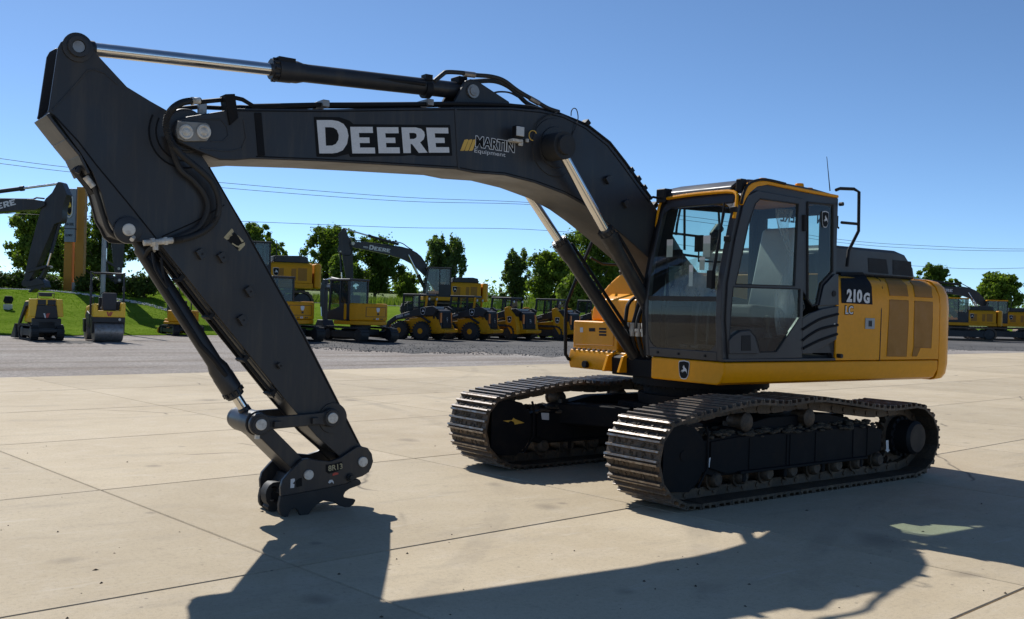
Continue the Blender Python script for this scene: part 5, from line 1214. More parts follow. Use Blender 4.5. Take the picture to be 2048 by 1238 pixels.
for i, (px, hw, ty, lb) in enumerate(((25, 44, 540, 'wide dark evergreen shrub at the left edge under the raised arm'), (88, 34, 550, 'dark evergreen shrub left of the yellow sign posts'), (186, 30, 552, 'dark evergreen shrub between the sign posts and the lamp pole'), (234, 34, 548, 'dark evergreen shrub right of the lamp pole'), (288, 36, 545, 'dark evergreen shrub beside the lower cylinder of the big arm'))):
    shrub(px, 54.5, hw, ty, 60+i, lb)
# pale stones edging the planting bed
rr = random.Random(23)
pts = []
for _ in range(900):
    c = rr.uniform(-60, 340); pts.append(on_ter(c, 52.6+rr.uniform(-.25, .25), .02))
def pebble(p):
    r = rr.uniform(.025, .06); c = Vector(p); a = rr.uniform(0, 6)
    return [c+Vector((r*math.cos(a+k*1.57), r*math.sin(a+k*1.57), 0)) for k in range(4)]+[c+Vector((0, 0, r))], [(0, 1, 4), (1, 2, 4), (2, 3, 4), (3, 0, 4)]
scatter_stuff('edging_stones', M['white_stone'], pts, pebble)

# ================================================================= SIGN, LAMP POLE, FLOODLIGHT, WIRES
HL = math.atan2(-RTH.y, -RTH.x)                 # world angle of the direction that runs left across the yard
p = on_ter(150, 55)
sg = empty('sign_pylon', p, HL, 'tall grey sign panel on two yellow posts behind the lawn', 'sign')
k_ = 55/F_PX
zb = lambda y, px=150: CAM.z+(hor(px)-y)*k_-p.z
MB().bx((150-128)*k_, (150-144)*k_, -.18, .18, -.2, zb(482)).build('post', M['post_yellow'], sg, .02)
MB().bx((150-149)*k_, (150-166)*k_, -.24, .12, -.2, zb(374)).build('post', M['post_yellow'], sg, .02)
MB().bx((150-146)*k_, (150-163)*k_, .14, .22, -.2, zb(565)).build('post_box', M['galvanised'], sg, .01)
pn = MB().bx((150-131)*k_, (150-152)*k_, .19, .40, zb(485), zb(379)).build('sign_panel', M['sign_grey'], sg, .015)
MB().bx((150-130.5)*k_, (150-152.5)*k_, .188, .403, zb(459.5), zb(458)).build('panel_joint', M['black_plastic'], sg)
q0 = (150-140.5)*k_
ring = [(.98*math.cos(t)*.24, .99*math.sin(t)*.66) for t in [i*math.pi/14 for i in range(28)]]; ring = [(max(-.19, min(.19, x)), z) for x, z in ring]; rin = [(x*.72, z*.88) for x, z in ring]
MB().prism([(q0+x, zb(413)+z) for x, z in ring], .405, .46, holes=[[(q0+x, zb(413)+z) for x, z in rin]]).build('emblem_ring', M['white_decal'], sg, .01)
emblem(sg, (q0, .404, zb(413)), (-1, 0, 0), (0, 0, 1), .30, 1.0, nm='sign_emblem', white=M['bright_yellow'])
for t, y, s in (('JOHN DEERE', 450, .15), ('EQUIPMENT', 472, .13)):
    inst(text_mesh(t, M['black_decal'], 1, .02), 'sign_lettering', sg, frame((q0, .405, zb(y)), (-1, 0, 0), (0, 0, 1)) @ Matrix.Diagonal((s*.55, s*1.3, 1, 1)))
p = on_ter(205, 48.5); b0 = p
lp = empty('lamp_pole', p, 0, 'grey steel lamp pole standing on the lawn behind the yellow roller', 'lamp pole')
b = MB(); b.cyl((0, 0, -.2), (0, 0, 9.2), .115, .075, 16); b.build('pole', M['galvanised'], lp); MB().cyl((0, 0, -.05), (0, 0, .25), .2, .17, 12).build('pole_base', M['white_stone'], lp)
MB().box((.5, 0, 9.15), (1.0, .10, .08)).build('lamp_arm', M['galvanised'], lp); MB().box((1.05, 0, 9.12), (.55, .3, .16)).build('lamp_head', M['galvanised'], lp, .03)
p = on_ter(16, 47)
fl = empty('floodlight', p, HL, 'small black floodlight on a block in the grass at the left edge', 'floodlight')
MB().box((0, 0, .08), (.3, .3, .28)).build('base_block', M['white_stone'], fl, .02); MB().box((0, -.03, .42), (.34, .22, .30), Matrix.Rotation(.6, 4, 'X')).build('lamp_housing', M['black_plastic'], fl, .02)
def wire(name, pts, label, group, r=.022):
    P = [CAM+ray(x, y)*D for x, y, D in pts]; b = MB(); b.tube([tuple(v) for v in P], r, 5, 6); return tag(b.build(name, M['cable'], smooth=80), label, 'power line', group)
wire('power_line', ((-200, 287, 72), (0, 317, 76), (150, 336, 79), (440, 365, 85), (800, 394, 92), (1090, 407, 98), (1400, 436, 105), (1680, 479, 112), (1860, 492, 118), (2048, 498, 122), (2250, 494, 128)), 'upper power line crossing the sky below the big boom', 'power lines across the sky')
wire('power_line', ((-200, 303, 72), (0, 327, 76), (150, 345, 79), (440, 375, 85), (800, 402, 92), (1090, 411, 98), (1400, 444, 105), (1680, 485, 112), (1860, 498, 118), (2048, 502, 122), (2250, 497, 128)), 'second power line running just under the upper one', 'power lines across the sky')
wire('power_line', ((-200, 420, 80), (100, 430, 84), (490, 443, 90), (800, 455, 95), (1110, 462, 100), (1500, 505, 106), (1880, 535, 112), (2048, 536, 116), (2250, 528, 120)), 'lowest power line, a single wire close above the tree tops', 'power lines across the sky')
# ================================================================= PARKED MACHINES
def heading(a): return HL+R(a)                 # a > 0 turns from "left across the yard" towards the camera
def ground_root(name, px, D, a, label, cat, group, z0=None):
    p = on_ter(px, D)
    if z0 is not None: p.z = z0
    return empty(name, p, heading(a), label, cat, group)
def rot2(pts, c, ang):
    s, k = math.sin(R(ang)), math.cos(R(ang)); return [(c[0]+(x-c[0])*k-(z-c[1])*s, c[1]+(x-c[0])*s+(z-c[1])*k) for x, z in pts]
GREY = [(x, z) for x, z in bo]; ARMO = [(x, z) for x, z in xz(ao, AY)]
QPA = xz([c8(*p) for p in pla], QY); QPC = xz([c8(*p) for p in plc], QY)
FOOT = (.12, 1.72); TIPP = (onY(370, 264, 0).x, onY(370, 264, 0).z)
def sc(pts, s): return [(x*s, z*s) for x, z in pts]
def track_pod(parent, xc, yc, L, Wd, Hh, mat='black_rubber', nshoe=0, inner='bg_black'):
    """one crawler: band with real lugs, side frame, wheels"""
    r = Hh/2; prof = arc(xc+L/2-r, r, r, -90, 90, 8)+arc(xc-L/2+r, r, r, 90, 270, 8)
    rin = r*.80; pin = arc(xc+L/2-r, r, rin, -90, 90, 8)+arc(xc-L/2+r, r, rin, 90, 270, 8)
    MB().prism(prof, yc-Wd/2, yc+Wd/2, holes=[pin]).build('track_band', M[mat], parent)
    b = MB(); per = 2*(L-2*r)+2*math.pi*r; n = nshoe or int(per/.16)
    for k in range(n):
        s = k*per/n; st = L-2*r
        if s < st: c, ang = (xc-st/2+s, 0), 0
        elif s < st+math.pi*r: a = (s-st)/r; c, ang = (xc+st/2+r*math.sin(a), r-r*math.cos(a)), a
        elif s < 2*st+math.pi*r: c, ang = (xc+st/2-(s-st-math.pi*r), 2*r), math.pi
        else: a = (s-2*st-math.pi*r)/r; c, ang = (xc-st/2-r*math.sin(a), r+r*math.cos(a)), math.pi+a
        b.box((c[0], yc, c[1]), (per/n*.45, Wd, .045), Matrix.Rotation(-ang, 4, 'Y'))
    tag(b.build('track_lugs', M[mat], parent, smooth=0), kind='stuff')
    MB().prism(arc(xc+L/2-r, r, r*.45, -90, 90, 6)+arc(xc-L/2+r, r, r*.45, 90, 270, 6), yc-Wd*.32, yc+Wd*.32).build('side_frame', M[inner], parent, .01)
    for x in (xc+L/2-r, xc-L/2+r): MB().turn((x, yc-Wd*.42, r), (x, yc+Wd*.42, r), [(0, rin*.5), (.02, rin*.92), (Wd*.84-.02, rin*.92), (Wd*.84, rin*.5)], 20).build('track_wheel', M[inner], parent)
def lettering(parent, txt, o, ex, h, mat='white_decal', bold=.03, name='lettering'):
    return inst(text_mesh(txt, M[mat], 1, bold), name, parent, frame(o, ex, (0, 0, 1)) @ Matrix.Scale(h, 4))
def cabin(root, x0, x1, y0, y1, z0, z1, lean=.12, roofmat='bg_black', post='bg_black', belt=.42, glassmat='bg_glass'):
    """glazed cab: floor tub, four posts, belt, roof, five panes, seat"""
    cb_ = MB().bx(x0, x1, y0, y1, z0, z0+(z1-z0)*.10).build('cab', M[post], root, .015)
    zt = z1-.10; zbelt = z0+(z1-z0)*belt
    for (xa, ya, dx) in ((x1, y1, -lean), (x1, y0, -lean), (x0, y1, .02), (x0, y0, .02)):
        sx = -1 if xa == x1 else 1; sy = -1 if ya == y1 else 1
        MB().prism([(xa, z0), (xa+sx*.09, z0), (xa+sx*.09+dx, zt), (xa+dx, zt)], ya, ya+sy*.07).build('cab_post', M[post], cb_)
    MB().bx(x0-.03, x1-lean+.06, y0-.02, y1+.02, zt, z1).build('cab_roof', M[roofmat], cb_, .035)
    xm = x0+(x1-x0)*.42
    MB().bx(xm-.035, xm+.035, y1-.05, y1+.004, z0, zt).build('cab_post', M[post], cb_)
    MB().bx(x0+.09, xm-.036, y1-.05, y1+.002, z0, zbelt).build('cab_panel', M[post], cb_)
    MB().bx(x0, x0+.05, y0+.07, y1-.07, z0, zbelt).build('cab_panel', M[post], cb_)
    def pane(name, vs):
        b = MB(); b.face([b.bm.verts.new(v) for v in vs]); b.build(name, M[glassmat], cb_, smooth=0)
    yl = y1-.02
    pane('window', [(x0+.08, yl, zbelt), (xm-.03, yl, zbelt), (xm-.03, yl, zt), (x0+.1, yl, zt)]); pane('door_window', [(xm+.03, yl, z0+.12), (x1-.09, yl, z0+.12), (x1-.09-lean, yl, zt), (xm+.03, yl, zt)])
    pane('windshield', [(x1-.02, y0+.05, z0+.1), (x1-.02, y1-.05, z0+.1), (x1-lean-.02, y1-.05, zt), (x1-lean-.02, y0+.05, zt)])
    pane('rear_window', [(x0+.03, y0+.06, zbelt), (x0+.03, y1-.06, zbelt), (x0+.05, y1-.06, zt), (x0+.05, y0+.06, zt)]); pane('window', [(x0+.08, y0+.02, zbelt), (x1-.1, y0+.02, zbelt), (x1-.1-lean, y0+.02, zt), (x0+.1, y0+.02, zt)])
    MB().prism([(x0+.25, z0+.35), (x0+.75, z0+.35), (x0+.75, z0+.55), (x0+.42, z0+.55), (x0+.28, z0+1.1), (x0+.16, z0+1.1)], (y0+y1)/2-.22, (y0+y1)/2+.22).build('seat', M['seat_cloth'], cb_, .03)
    return cb_
def big_excavator(px, D, a, s, label, group, boom_rot=0, arm_rot=0, z0=None, text='DEERE', white=False, model='380G'):
    root = ground_root('parked_excavator', px, D, a, label, 'excavator', group, z0)
    for sgn in (1, -1): track_pod(root, 0, sgn*1.2*s, 4.5*s, .7*s, .93*s, 'track_steel', 50)
    MB().bx(-.7*s, .7*s, -.9*s, .9*s, .42*s, .75*s).build('car_body', M['bg_black'], root, .03); MB().cyl((0, 0, .75*s), (0, 0, 1.03*s), .68*s, n=28).build('slewing_ring', M['bg_black'], root)
    fr = MB().bx(-2.25*s, 1.12*s, -1.35*s, 1.35*s, 1.03*s, 1.245*s).build('upper_frame', M['bg_yellow'], root, .03)
    hd = MB().prism([(y*s, z*s) for y, z in sh], -.47*s, -2.2*s, 'x').build('engine_housing', M['bg_yellow'], root, .01)
    for x0, x1, z0_, z1_ in ((-1.0, -.62, 1.35, 1.85), (-1.52, -1.32, 1.35, 1.85), (-1.98, -1.60, 1.35, 1.88)):
        MB().bx(x0*s, x1*s, 1.357*s-.01, 1.357*s+.006, z0_*s, z1_*s).build('grille', M['grille_brown'], hd)
    emblem(hd, (-.68*s, 1.357*s+.004, 1.95*s-.25*s), (-1, 0, 0), (0, 0, 1), .26*s, .32*s) if text and not white else None
    cwp = [(x*s, y*s) for x, y in plan]; MB().prism(cwp, 1.03*s, 2.1*s, 'z').build('counterweight', M['bg_yellow'], root, .10*s, seg=3)
    if px > 1700: MB().bx(-2.60*s-.01, -2.5*s, .95*s, 1.16*s, 1.5*s, 1.75*s).build('rear_sticker', M['white_decal'], root)
    MB().prism(sc([(-.62, 2.112), (-.62, 2.38), (-1.75, 2.42), (-2.05, 2.36), (-2.1, 2.112)], s), -.5*s, 1.1*s).build('engine_hood', M['bg_black'], root, .04)
    cabin(root, -.46*s, 1.12*s, .31*s, 1.35*s, 1.247*s, 2.94*s, .22*s, 'bg_yellow' if px > 1700 else 'bg_black')
    MB().tube(sc3([(-.52, 1.2, 2.1), (-.70, 1.2, 2.3), (-.70, 1.2, 3.0), (-.5, 1.2, 3.05)], s), .022, 6).build('handrail', M['bg_black'], root)
    MB().bx(-.3*s, .66*s, -1.35*s, -.5*s, 1.247*s, 1.6*s).build('tool_box', M['bg_yellow'], root, .03); MB().bx(-1*s, .3*s, -1.34*s, -.6*s, 1.6*s, 2.1*s).build('fuel_tank', M['bg_yellow'], root, .06)
    RB = lambda pts: sc(rot2(pts, FOOT, boom_rot), s); tipr = rot2([TIPP], FOOT, boom_rot)[0]
    RA = lambda pts: sc(rot2(rot2(pts, FOOT, boom_rot), tipr, arm_rot), s)
    bm_ = MB().prism(RB(GREY), -.28*s, .28*s).build('boom', M['dark_paint'], root, .012)
    am_ = MB().prism(RA(ARMO), -.19*s, .19*s).build('arm', M['dark_paint'], root, .012)
    P3 = lambda q, y: (q[0], y, q[1])
    at_ = RA([(onY(155, 95, 0).x, onY(155, 95, 0).z)])[0]; bf_ = RB([(onY(941, 184, 0).x, onY(941, 184, 0).z)])[0]
    def cylr(name, A, B_, y, f, rr_, rb_):
        A, B_ = Vector(P3(A, y)), Vector(P3(B_, y)); mid = A.lerp(B_, f)
        c = MB().turn(tuple(mid), tuple(B_), [(0, rb_*1.25), (.16, rb_*1.25), (.2, rb_), ((B_-mid).length, rb_)], 14).build(name, M['bg_black'], root); MB().cyl(tuple(A), tuple(mid), rr_, n=12).build('piston_rod', M['chrome'], c)
    cylr('arm_cylinder', at_, bf_, 0, .42, .045*s, .075*s)
    pn_ = RB([(PINX, PINZ)])[0]
    for sgn in (1, -1): cylr('boom_cylinder', pn_, (.6*s, 1.12*s), sgn*.42*s, .45, .045*s, .07*s)
    b1 = RA([(onY(501, 838, 0).x, onY(501, 838, 0).z)])[0]; b2 = RA([(onY(262, 464, 0).x, onY(262, 464, 0).z)])[0]; cylr('bucket_cylinder', b1, b2, 0, .3, .038*s, .06*s)
    RQ = RA
    h1, h2, h3 = RA([H1])[0], RA([H2])[0], RA([H3])[0]
    for nm, A, B_, y in (('side_link', h1, h2, .22), ('side_link', h1, h2, -.22), ('tipping_link', h1, h3, 0)):
        b = MB(); d = Vector((B_[0]-A[0], 0, B_[1]-A[1])); b.box(((A[0]+B_[0])/2, y*s, (A[1]+B_[1])/2), (d.length+.12, .06 if y else .3, .12), Matrix.Rotation(-math.atan2(d.z, d.x), 4, 'Y')); b.build(nm, M['dark_paint'], root, .015)
    q_ = MB().prism(RQ(QPA), -.22*s, .22*s).build('quick_coupler', M['dark_paint'], root, .015); MB().prism(RQ(QPC), -.2*s, .2*s).build('coupler_casting', M['bg_black'], q_, .015)
    for q, rr_, y in ((tipr, .075, .29), ):
        MB().cyl((q[0]*s, .28*s, q[1]*s), (q[0]*s, y*s+.03, q[1]*s), .10*s, n=16).build('pin_cap', M['silver_pin'], bm_)
    for q in (at_, b2, h1, h2, RA([(onY(724, 922, .22).x, onY(724, 922, .22).z)])[0]): MB().cyl((q[0], .18*s, q[1]), (q[0], .27*s, q[1]), .055*s, n=12).build('pin_cap', M['silver_pin'], am_)
    b = MB(); hp = RA(xz(HP[3:], AY)); b.tube([(x, .26*s, z) for x, z in hp], .028*s, 6, 2); b.build('hydraulic_hose', M['black_rubber'], am_)
    b = MB(); pp = RB(xz([(398, 204), (472, 196), (507, 212), (760, 209), (1000, 209), (1110, 226)], .2)); b.tube([(x, .12*s, z) for x, z in pp], .03*s, 6); b.build('hydraulic_pipe', M['bg_black'], bm_)
    b = MB(); pp = RB(xz([c2(*p) for p in ((1280, 198), (1350, 148), (1500, 160), (1660, 195), (1830, 305), (1960, 365))], .2)); b.tube([(x, .05*s, z) for x, z in pp], .03*s, 6, 3); b.build('hydraulic_hose', M['black_rubber'], bm_)
    ang = math.radians(boom_rot)
    for yy, sx in ((.283, -1), (-.283, 1)):
        for k, g in enumerate(GL):
            L = [RB(xz([c2(*q) for q in l], BY)) for l in g]
            if yy < 0:
                cx0 = sum(p[0] for p in RB(xz([c2(1000, 500)], BY)))/1; 
                mid = RB(xz([c2(1000, 500)], BY))[0]; ca, sa = math.cos(ang), math.sin(ang)
                def mir(p): u_, v_ = (p[0]-mid[0])*ca+(p[1]-mid[1])*sa, -(p[0]-mid[0])*sa+(p[1]-mid[1])*ca; u_ = -u_; return (mid[0]+u_*ca-v_*sa, mid[1]+u_*sa+v_*ca)
                L = [[mir(p) for p in l] for l in L]
            b = MB(); b.flat(L, lambda p: (p[0], yy*s, p[1])); b.build('letter', M['white_decal'], bm_, smooth=0)
    q = RB(xz([c2(330, 500)], BY))[0] if px > 1700 or px > 600 else None
    if q:
        for k in range(2): MB().flat([[(x, z) for x, z in RB(xz([c2(*p) for p in ((420+k*10, 500+k*40), (600, 500+k*40), (596, 525+k*40), (416+k*10, 525+k*40))], BY))]], lambda p: (p[0], .284*s, p[1])).build('dealer_sticker', M['white_decal'] if k == 0 else M['galvanised'], bm_, smooth=0)
    return root
def sc3(pts, s): return [(x*s, y*s, z*s) for x, y, z in pts]
G1 = 'large excavators parked round the yard'
big_excavator(880, 67, 10, 1.12, 'large excavator parked behind the small loaders, arm hanging straight down, lettered boom against the trees', G1, 13.5, 16, z0=.83)
big_excavator(508, 57, 22, 1.3, 'large excavator half hidden behind the front arm, black hood and yellow tail showing', G1, 12, 22, z0=1.06)
big_excavator(-202, 46, 176, 1.25, 'excavator at the left edge reaching its lettered boom and hanging arm into view', G1, 9, 10, z0=1.0)
big_excavator(1917, 86, -16, 1.2, 'first parked excavator right of the front machine, yellow tail overlapping the next cab', G1, 0, 8, z0=0)
big_excavator(1995, 91, -16, 1.2, 'second parked excavator at the far right, its lettered boom passing over the first', G1, 9, 8, z0=0)
big_excavator(2100, 97, 200, 1.2, 'last excavator cut off by the right edge, only its pale cab and tail showing', G1, -12, 8, z0=0)

def mini_excavator(px, D, a, s, label, at=None, cabbed=True, z0=0, boom=True):
    """five-tonne class; a = heading of the house, at = heading of the tracks relative to it"""
    root = ground_root('mini_excavator', px, D, a, label, 'mini excavator', 'mini excavators parked along the gravel', z0)
    for sgn in (1, -1): track_pod(root, 0, sgn*.78*s, 2.5*s, .4*s, .58*s)
    MB().bx(-.5*s, .5*s, -.6*s, .6*s, .25*s, .5*s).build('car_body', M['bg_black'], root, .03); MB().cyl((0, 0, .5*s), (0, 0, .68*s), .42*s, n=20).build('slewing_ring', M['bg_black'], root)
    MB().prism(sc([(1.42, .02), (1.50, .2), (1.42, .42), (1.36, .42), (1.40, .2), (1.34, .02)], s), -.98*s, .98*s).build('dozer_blade', M['bg_yellow'] if not cabbed else M['bg_black'], root, .01)
    for y in (.35, -.35): MB().bx(.4*s, 1.38*s, (y-.05)*s, (y+.05)*s, .2*s, .32*s).build('blade_arm', M['bg_black'], root, .01)
    hp_ = arc(-.12, 0, .98, 125, 235, 10); hp_ = [(x*s, y*s) for x, y in hp_]+[(.1*s, -.95*s), (.95*s, -.9*s), (.95*s, .15*s), (.55*s, .95*s), (.1*s, .97*s)]
    MB().prism(hp_, .68*s, .84*s, 'z').build('lower_frame', M['bg_yellow'], root, .03)
    tl = arc(-.12, 0, .99, 122, 238, 12); tl = [(x*s, y*s) for x, y in tl]+[(-.05*s, -.97*s), (-.05*s, .97*s)]
    ho = MB().prism(tl, .845*s, 1.55*s, 'z').build('engine_housing', M['bg_yellow'], root, .07*s, seg=3)
    f = lambda an, r_=.99: ((-.12+r_*math.cos(R(an)))*s, r_*math.sin(R(an))*s)
    def onarc(name, an0, an1, z0_, z1_, mat, off=.008, frame_only=False):
        b = MB(); n = 8; A = []; B_ = []
        for i in range(n+1):
            p = f(an0+(an1-an0)*i/n, .99+off); A.append(b.bm.verts.new((p[0], p[1], z0_*s))); B_.append(b.bm.verts.new((p[0], p[1], z1_*s)))
        for i in range(n): b.face((A[i], A[i+1], B_[i+1], B_[i]))
        b.build(name, M[mat], ho, smooth=60)
    for z in (1.02, 1.40): onarc('door_seam', 148, 208, z-.008, z+.008, 'bg_black', .006)
    for an in (148, 208): onarc('door_seam', an-.6, an+.6, 1.02, 1.40, 'bg_black', .006)
    an = 178; p = f(an, 1.0); ex = (math.sin(R(an)), -math.cos(R(an)), 0)
    emblem(ho, (p[0], p[1], 1.29*s), ex, (0, 0, 1), .17*s, .17*s)
    onarc('badge', 176, 181, 1.09, 1.17, 'bg_black', .01); onarc('rear_label', 173, 180, .90, .97, 'white_decal', .01); onarc('red_label', 176, 178, .91, .96, 'red_decal', .013)
    for an in (166, 186, 191): onarc('tail_hole', an, an+3, .90, .95, 'bg_black', .01)
    if cabbed:
        cabin(root, -.38*s, 1.0*s, -.08*s, .93*s, .85*s, 2.52*s, .14*s)
        MB().prism(sc([(-.05, .85), (.95, .85), (.95, 1.2), (.5, 1.3), (-.05, 1.5)], s), .93*s, .95*s).build('side_cover', M['bg_black'], root, .01)
        MB().bx(.0, .95*s, -.93*s, -.1*s, .845*s, 1.35*s).build('tank_cover', M['bg_yellow'], root, .05)
    else:
        MB().prism(sc([(-.25, 1.55), (.2, 1.55), (.2, 1.68), (-.12, 1.7), (-.2, 2.15), (-.3, 2.15)], s), -.24*s, .24*s).build('seat', M['seat_cloth'], root, .06)
        for y in (.42, -.42): MB().bx(-.1*s, .35*s, (y-.06)*s, (y+.06)*s, 1.55*s, 1.8*s).build('armrest', M['bg_black'], root, .02)
        MB().tube(sc3([(-.5, .4, 1.5), (-.5, .4, 3.0), (-.5, -.4, 3.0), (-.5, -.4, 1.5)], s), .03, 8).build('roll_bar', M['bg_black'], root); MB().cyl((.45*s, 0, 1.0*s), (.4*s, 0, 1.75*s), .05, n=8).build('control_post', M['bg_black'], root)
        MB().bx(0, .8*s, -.8*s, .8*s, .845*s, 1.0*s).build('foot_deck', M['bg_yellow'], root, .02)
    if boom:
        yb_ = -.25*s
        MB().cyl((1.15*s, yb_, .72*s), (1.15*s, yb_, 1.1*s), .16*s, n=12).build('swing_post', M['dark_paint'], root)
        bp = sc([(1.1, .95), (1.25, .92), (1.55, 1.7), (1.95, 2.1), (2.75, 2.16), (2.78, 2.32), (1.9, 2.36), (1.38, 1.95)], s); bmo = MB().prism(bp, yb_-.11*s, yb_+.11*s).build('boom', M['dark_paint'], root, .02)
        ap = sc([(2.62, 2.52), (2.8, 2.55), (2.92, 2.2), (2.82, 1.1), (2.72, .75), (2.58, .75), (2.6, 1.2), (2.62, 2.1)], s); MB().prism(ap, yb_-.09*s, yb_+.09*s).build('arm', M['dark_paint'], root, .02)
        c = MB().cyl(sc3([(1.7, -.25, 2.5)], s)[0], sc3([(2.3, -.25, 2.58)], s)[0], .06*s, n=10).build('arm_cylinder', M['bg_black'], root); MB().cyl(sc3([(2.3, -.25, 2.58)], s)[0], sc3([(2.68, -.25, 2.5)], s)[0], .035*s, n=8).build('piston_rod', M['chrome'], c)
        c = MB().cyl(sc3([(2.98, -.25, 2.1)], s)[0], sc3([(2.95, -.25, 1.35)], s)[0], .055*s, n=10).build('bucket_cylinder', M['bg_black'], root); MB().cyl(sc3([(2.95, -.25, 1.35)], s)[0], sc3([(2.9, -.25, .95)], s)[0], .032*s, n=8).build('piston_rod', M['chrome'], c)
        MB().prism(sc([(2.5, .8), (2.85, .8), (3.0, .55), (2.9, .2), (2.55, .02), (2.3, .12), (2.45, .3), (2.35, .55)], s), yb_-.28*s, yb_+.28*s).build('bucket', M['dark_paint'], root, .02)
        c = MB().cyl(sc3([(1.3, -.25, 1.0)], s)[0], sc3([(1.75, -.25, 1.75)], s)[0], .05*s, n=10).build('boom_cylinder', M['bg_black'], root)
        lettering(bmo, 'DEERE', (2.28*s, yb_+.113*s, 2.24*s), (-1, 0, 0), .13*s)
    return root
mini_excavator(722, 45, -42, 1.08, 'yellow mini excavator with tall cab and folded arm, left of the row of loaders')
mini_excavator(574, 43.5, -44, 1.08, 'mini excavator cut across by the front arm, rounded yellow tail with emblem')
mini_excavator(364, 46.4, -50, .72, 'smallest mini excavator with open seat, behind the lower cylinder of the arm', cabbed=False)

def skid_steer(px, D, a, s, label, tracked, z0=0, bucket=True):
    root = ground_root('skid_loader' if not tracked else 'track_loader', px, D, a, label, 'loader', 'loaders parked in a row on dark gravel', z0)
    if tracked:
        for sgn in (1, -1): track_pod(root, 0, sgn*.72*s, 2.2*s, .38*s, .72*s)
    else:
        for x in (.62, -.52):
            for sgn in (1, -1):
                w_ = MB().turn((x*s, sgn*.58*s, .40*s), (x*s, sgn*.90*s, .40*s), [(0, .24*s), (.02, .36*s), (.06, .41*s), (.26*s, .41*s), (.31*s, .36*s), (.32*s, .25*s)], 24).build('wheel', M['black_rubber'], root)
                MB().turn((x*s, sgn*.86*s, .40*s), (x*s, sgn*.915*s, .40*s), [(0, .24*s), (.03, .24*s), (.035, .17*s), (.05, .08*s)], 20).build('rim', M['bg_yellow'], w_)
                b = MB()
                for k in range(20):
                    t = k*math.pi/10; b.box(((x+.415*math.cos(t))*s, sgn*.74*s, (.40+.415*math.sin(t))*s), (.06*s, .32*s, .05*s), Matrix.Rotation(-t, 4, 'Y') @ Matrix.Rotation(.35*sgn, 4, 'X'))
                tag(b.build('tread', M['black_rubber'], w_, smooth=0), kind='stuff')
    bd = MB().prism(sc([(1.0, .28), (1.05, .55), (.75, .82), (-.4, .95), (-1.25, .95), (-1.35, .6), (-1.25, .3)], s), -.54*s, .54*s).build('body', M['bg_yellow'], root, .03)
    if not tracked:
        for sgn in (1, -1): MB().prism(sc([(.2, .5), (.25, .95), (-1.1, 1.1), (-1.42, .62), (-1.45, .42), (-.9, .32), (-.1, .42)], s), sgn*.55*s, sgn*.60*s).build('side_panel', M['bg_yellow'], root, .015)
    else:
        for sgn in (1, -1): MB().prism(sc([(-.55, .8), (-.45, 1.55), (-.65, 1.62), (-1.15, 1.1), (-1.3, .3), (-.9, .3)], s), sgn*.56*s, sgn*.88*s).build('side_panel', M['bg_yellow'], root, .03)
    # cab with roof and mesh
    MB().bx(-.55*s, .72*s, -.45*s, .45*s, 1.98*s, 2.08*s).build('cab_roof', M['bg_black'], root, .03)
    for x, y, lean in ((.70, .43, .10), (.70, -.43, .10), (-.12, .43, 0), (-.12, -.43, 0), (-.52, .43, .12), (-.52, -.43, .12)):
        MB().prism(sc([(x+lean, .9), (x+lean-.09, .9), (x-.09, 2.0), (x, 2.0)], s), (y-.03)*s, (y+.03)*s).build('cab_post', M['bg_yellow'] if x == -.52 and not tracked else M['bg_black'], root)
    for sgn in (1, -1):
        b = MB(); b.face([b.bm.verts.new(v) for v in sc3([(.68, sgn*.42, 1.0), (-.12, sgn*.42, 1.0), (-.12, sgn*.42, 1.97), (.60, sgn*.42, 1.97)], s)]); b.build('side_window', M['bg_glass'], root, smooth=0)
        MB().bx(-.1*s, .66*s, sgn*.43*s, sgn*.445*s, 1.42*s, 1.46*s).build('window_bar', M['bg_black'], root)
    b = MB(); b.face([b.bm.verts.new(v) for v in sc3([(-.50, .40, 1.35), (-.50, -.40, 1.35), (-.52, -.40, 1.97), (-.52, .40, 1.97)], s)]); b.build('rear_window', M['bg_glass'], root, smooth=0)
    MB().prism(sc([(-.35, 1.0), (.2, 1.0), (.2, 1.15), (-.15, 1.15), (-.28, 1.75), (-.4, 1.75)], s), -.24*s, .24*s).build('seat', M['seat_cloth'], root, .03)
    # loader arms
    for sgn in (1, -1):
        am = MB().prism(sc([(-1.28, 1.42), (-1.05, 1.55), (-.5, 1.47), (.95, 1.05), (1.35, .78), (1.45, .35), (1.28, .3), (1.2, .65), (.85, .86), (-.3, 1.08), (-1.1, 1.12)], s), sgn*.60*s, sgn*.74*s).build('loader_arm', M['bg_black'], root, .02)
        if sgn > 0:
            if not tracked: emblem(am, (-.55*s, .745*s, 1.30*s), (-1, 0, 0), (0, 0, 1), .26*s, .30*s)
            lettering(am, 'DEERE', (.68*s, .745*s, 1.03*s), (-1, 0, .28), .13*s)
            MB().flat([sc([(.15, 1.13), (.42, 1.05), (.42, 1.13), (.15, 1.21)], s)], lambda p: (p[0], .746*s, p[1])).build('dealer_sticker', M['galvanised'], am, smooth=0)
        c = MB().cyl(((-.9)*s, sgn*.67*s, .8*s), (-.35*s, sgn*.67*s, 1.1*s), .05*s, n=10).build('lift_cylinder', M['bg_black'], root)
        MB().bx(-1.12*s, -.98*s, sgn*.46*s, sgn*.60*s, .95*s, 1.45*s).build('arm_tower', M['bg_black'], root, .02)
    if tracked: emblem(root, (-.80*s, .885*s, 1.0*s), (-1, 0, 0), (0, 0, 1), .26*s, .28*s)
    # rear door, lamps, bumper
    MB().prism(sc([(-1.26, .5), (-1.38, .55), (-1.32, 1.35), (-1.05, 1.42), (-1.0, .95), (-1.2, .9)], s), -.5*s, .5*s).build('engine_cover', M['bg_black'], root, .03)
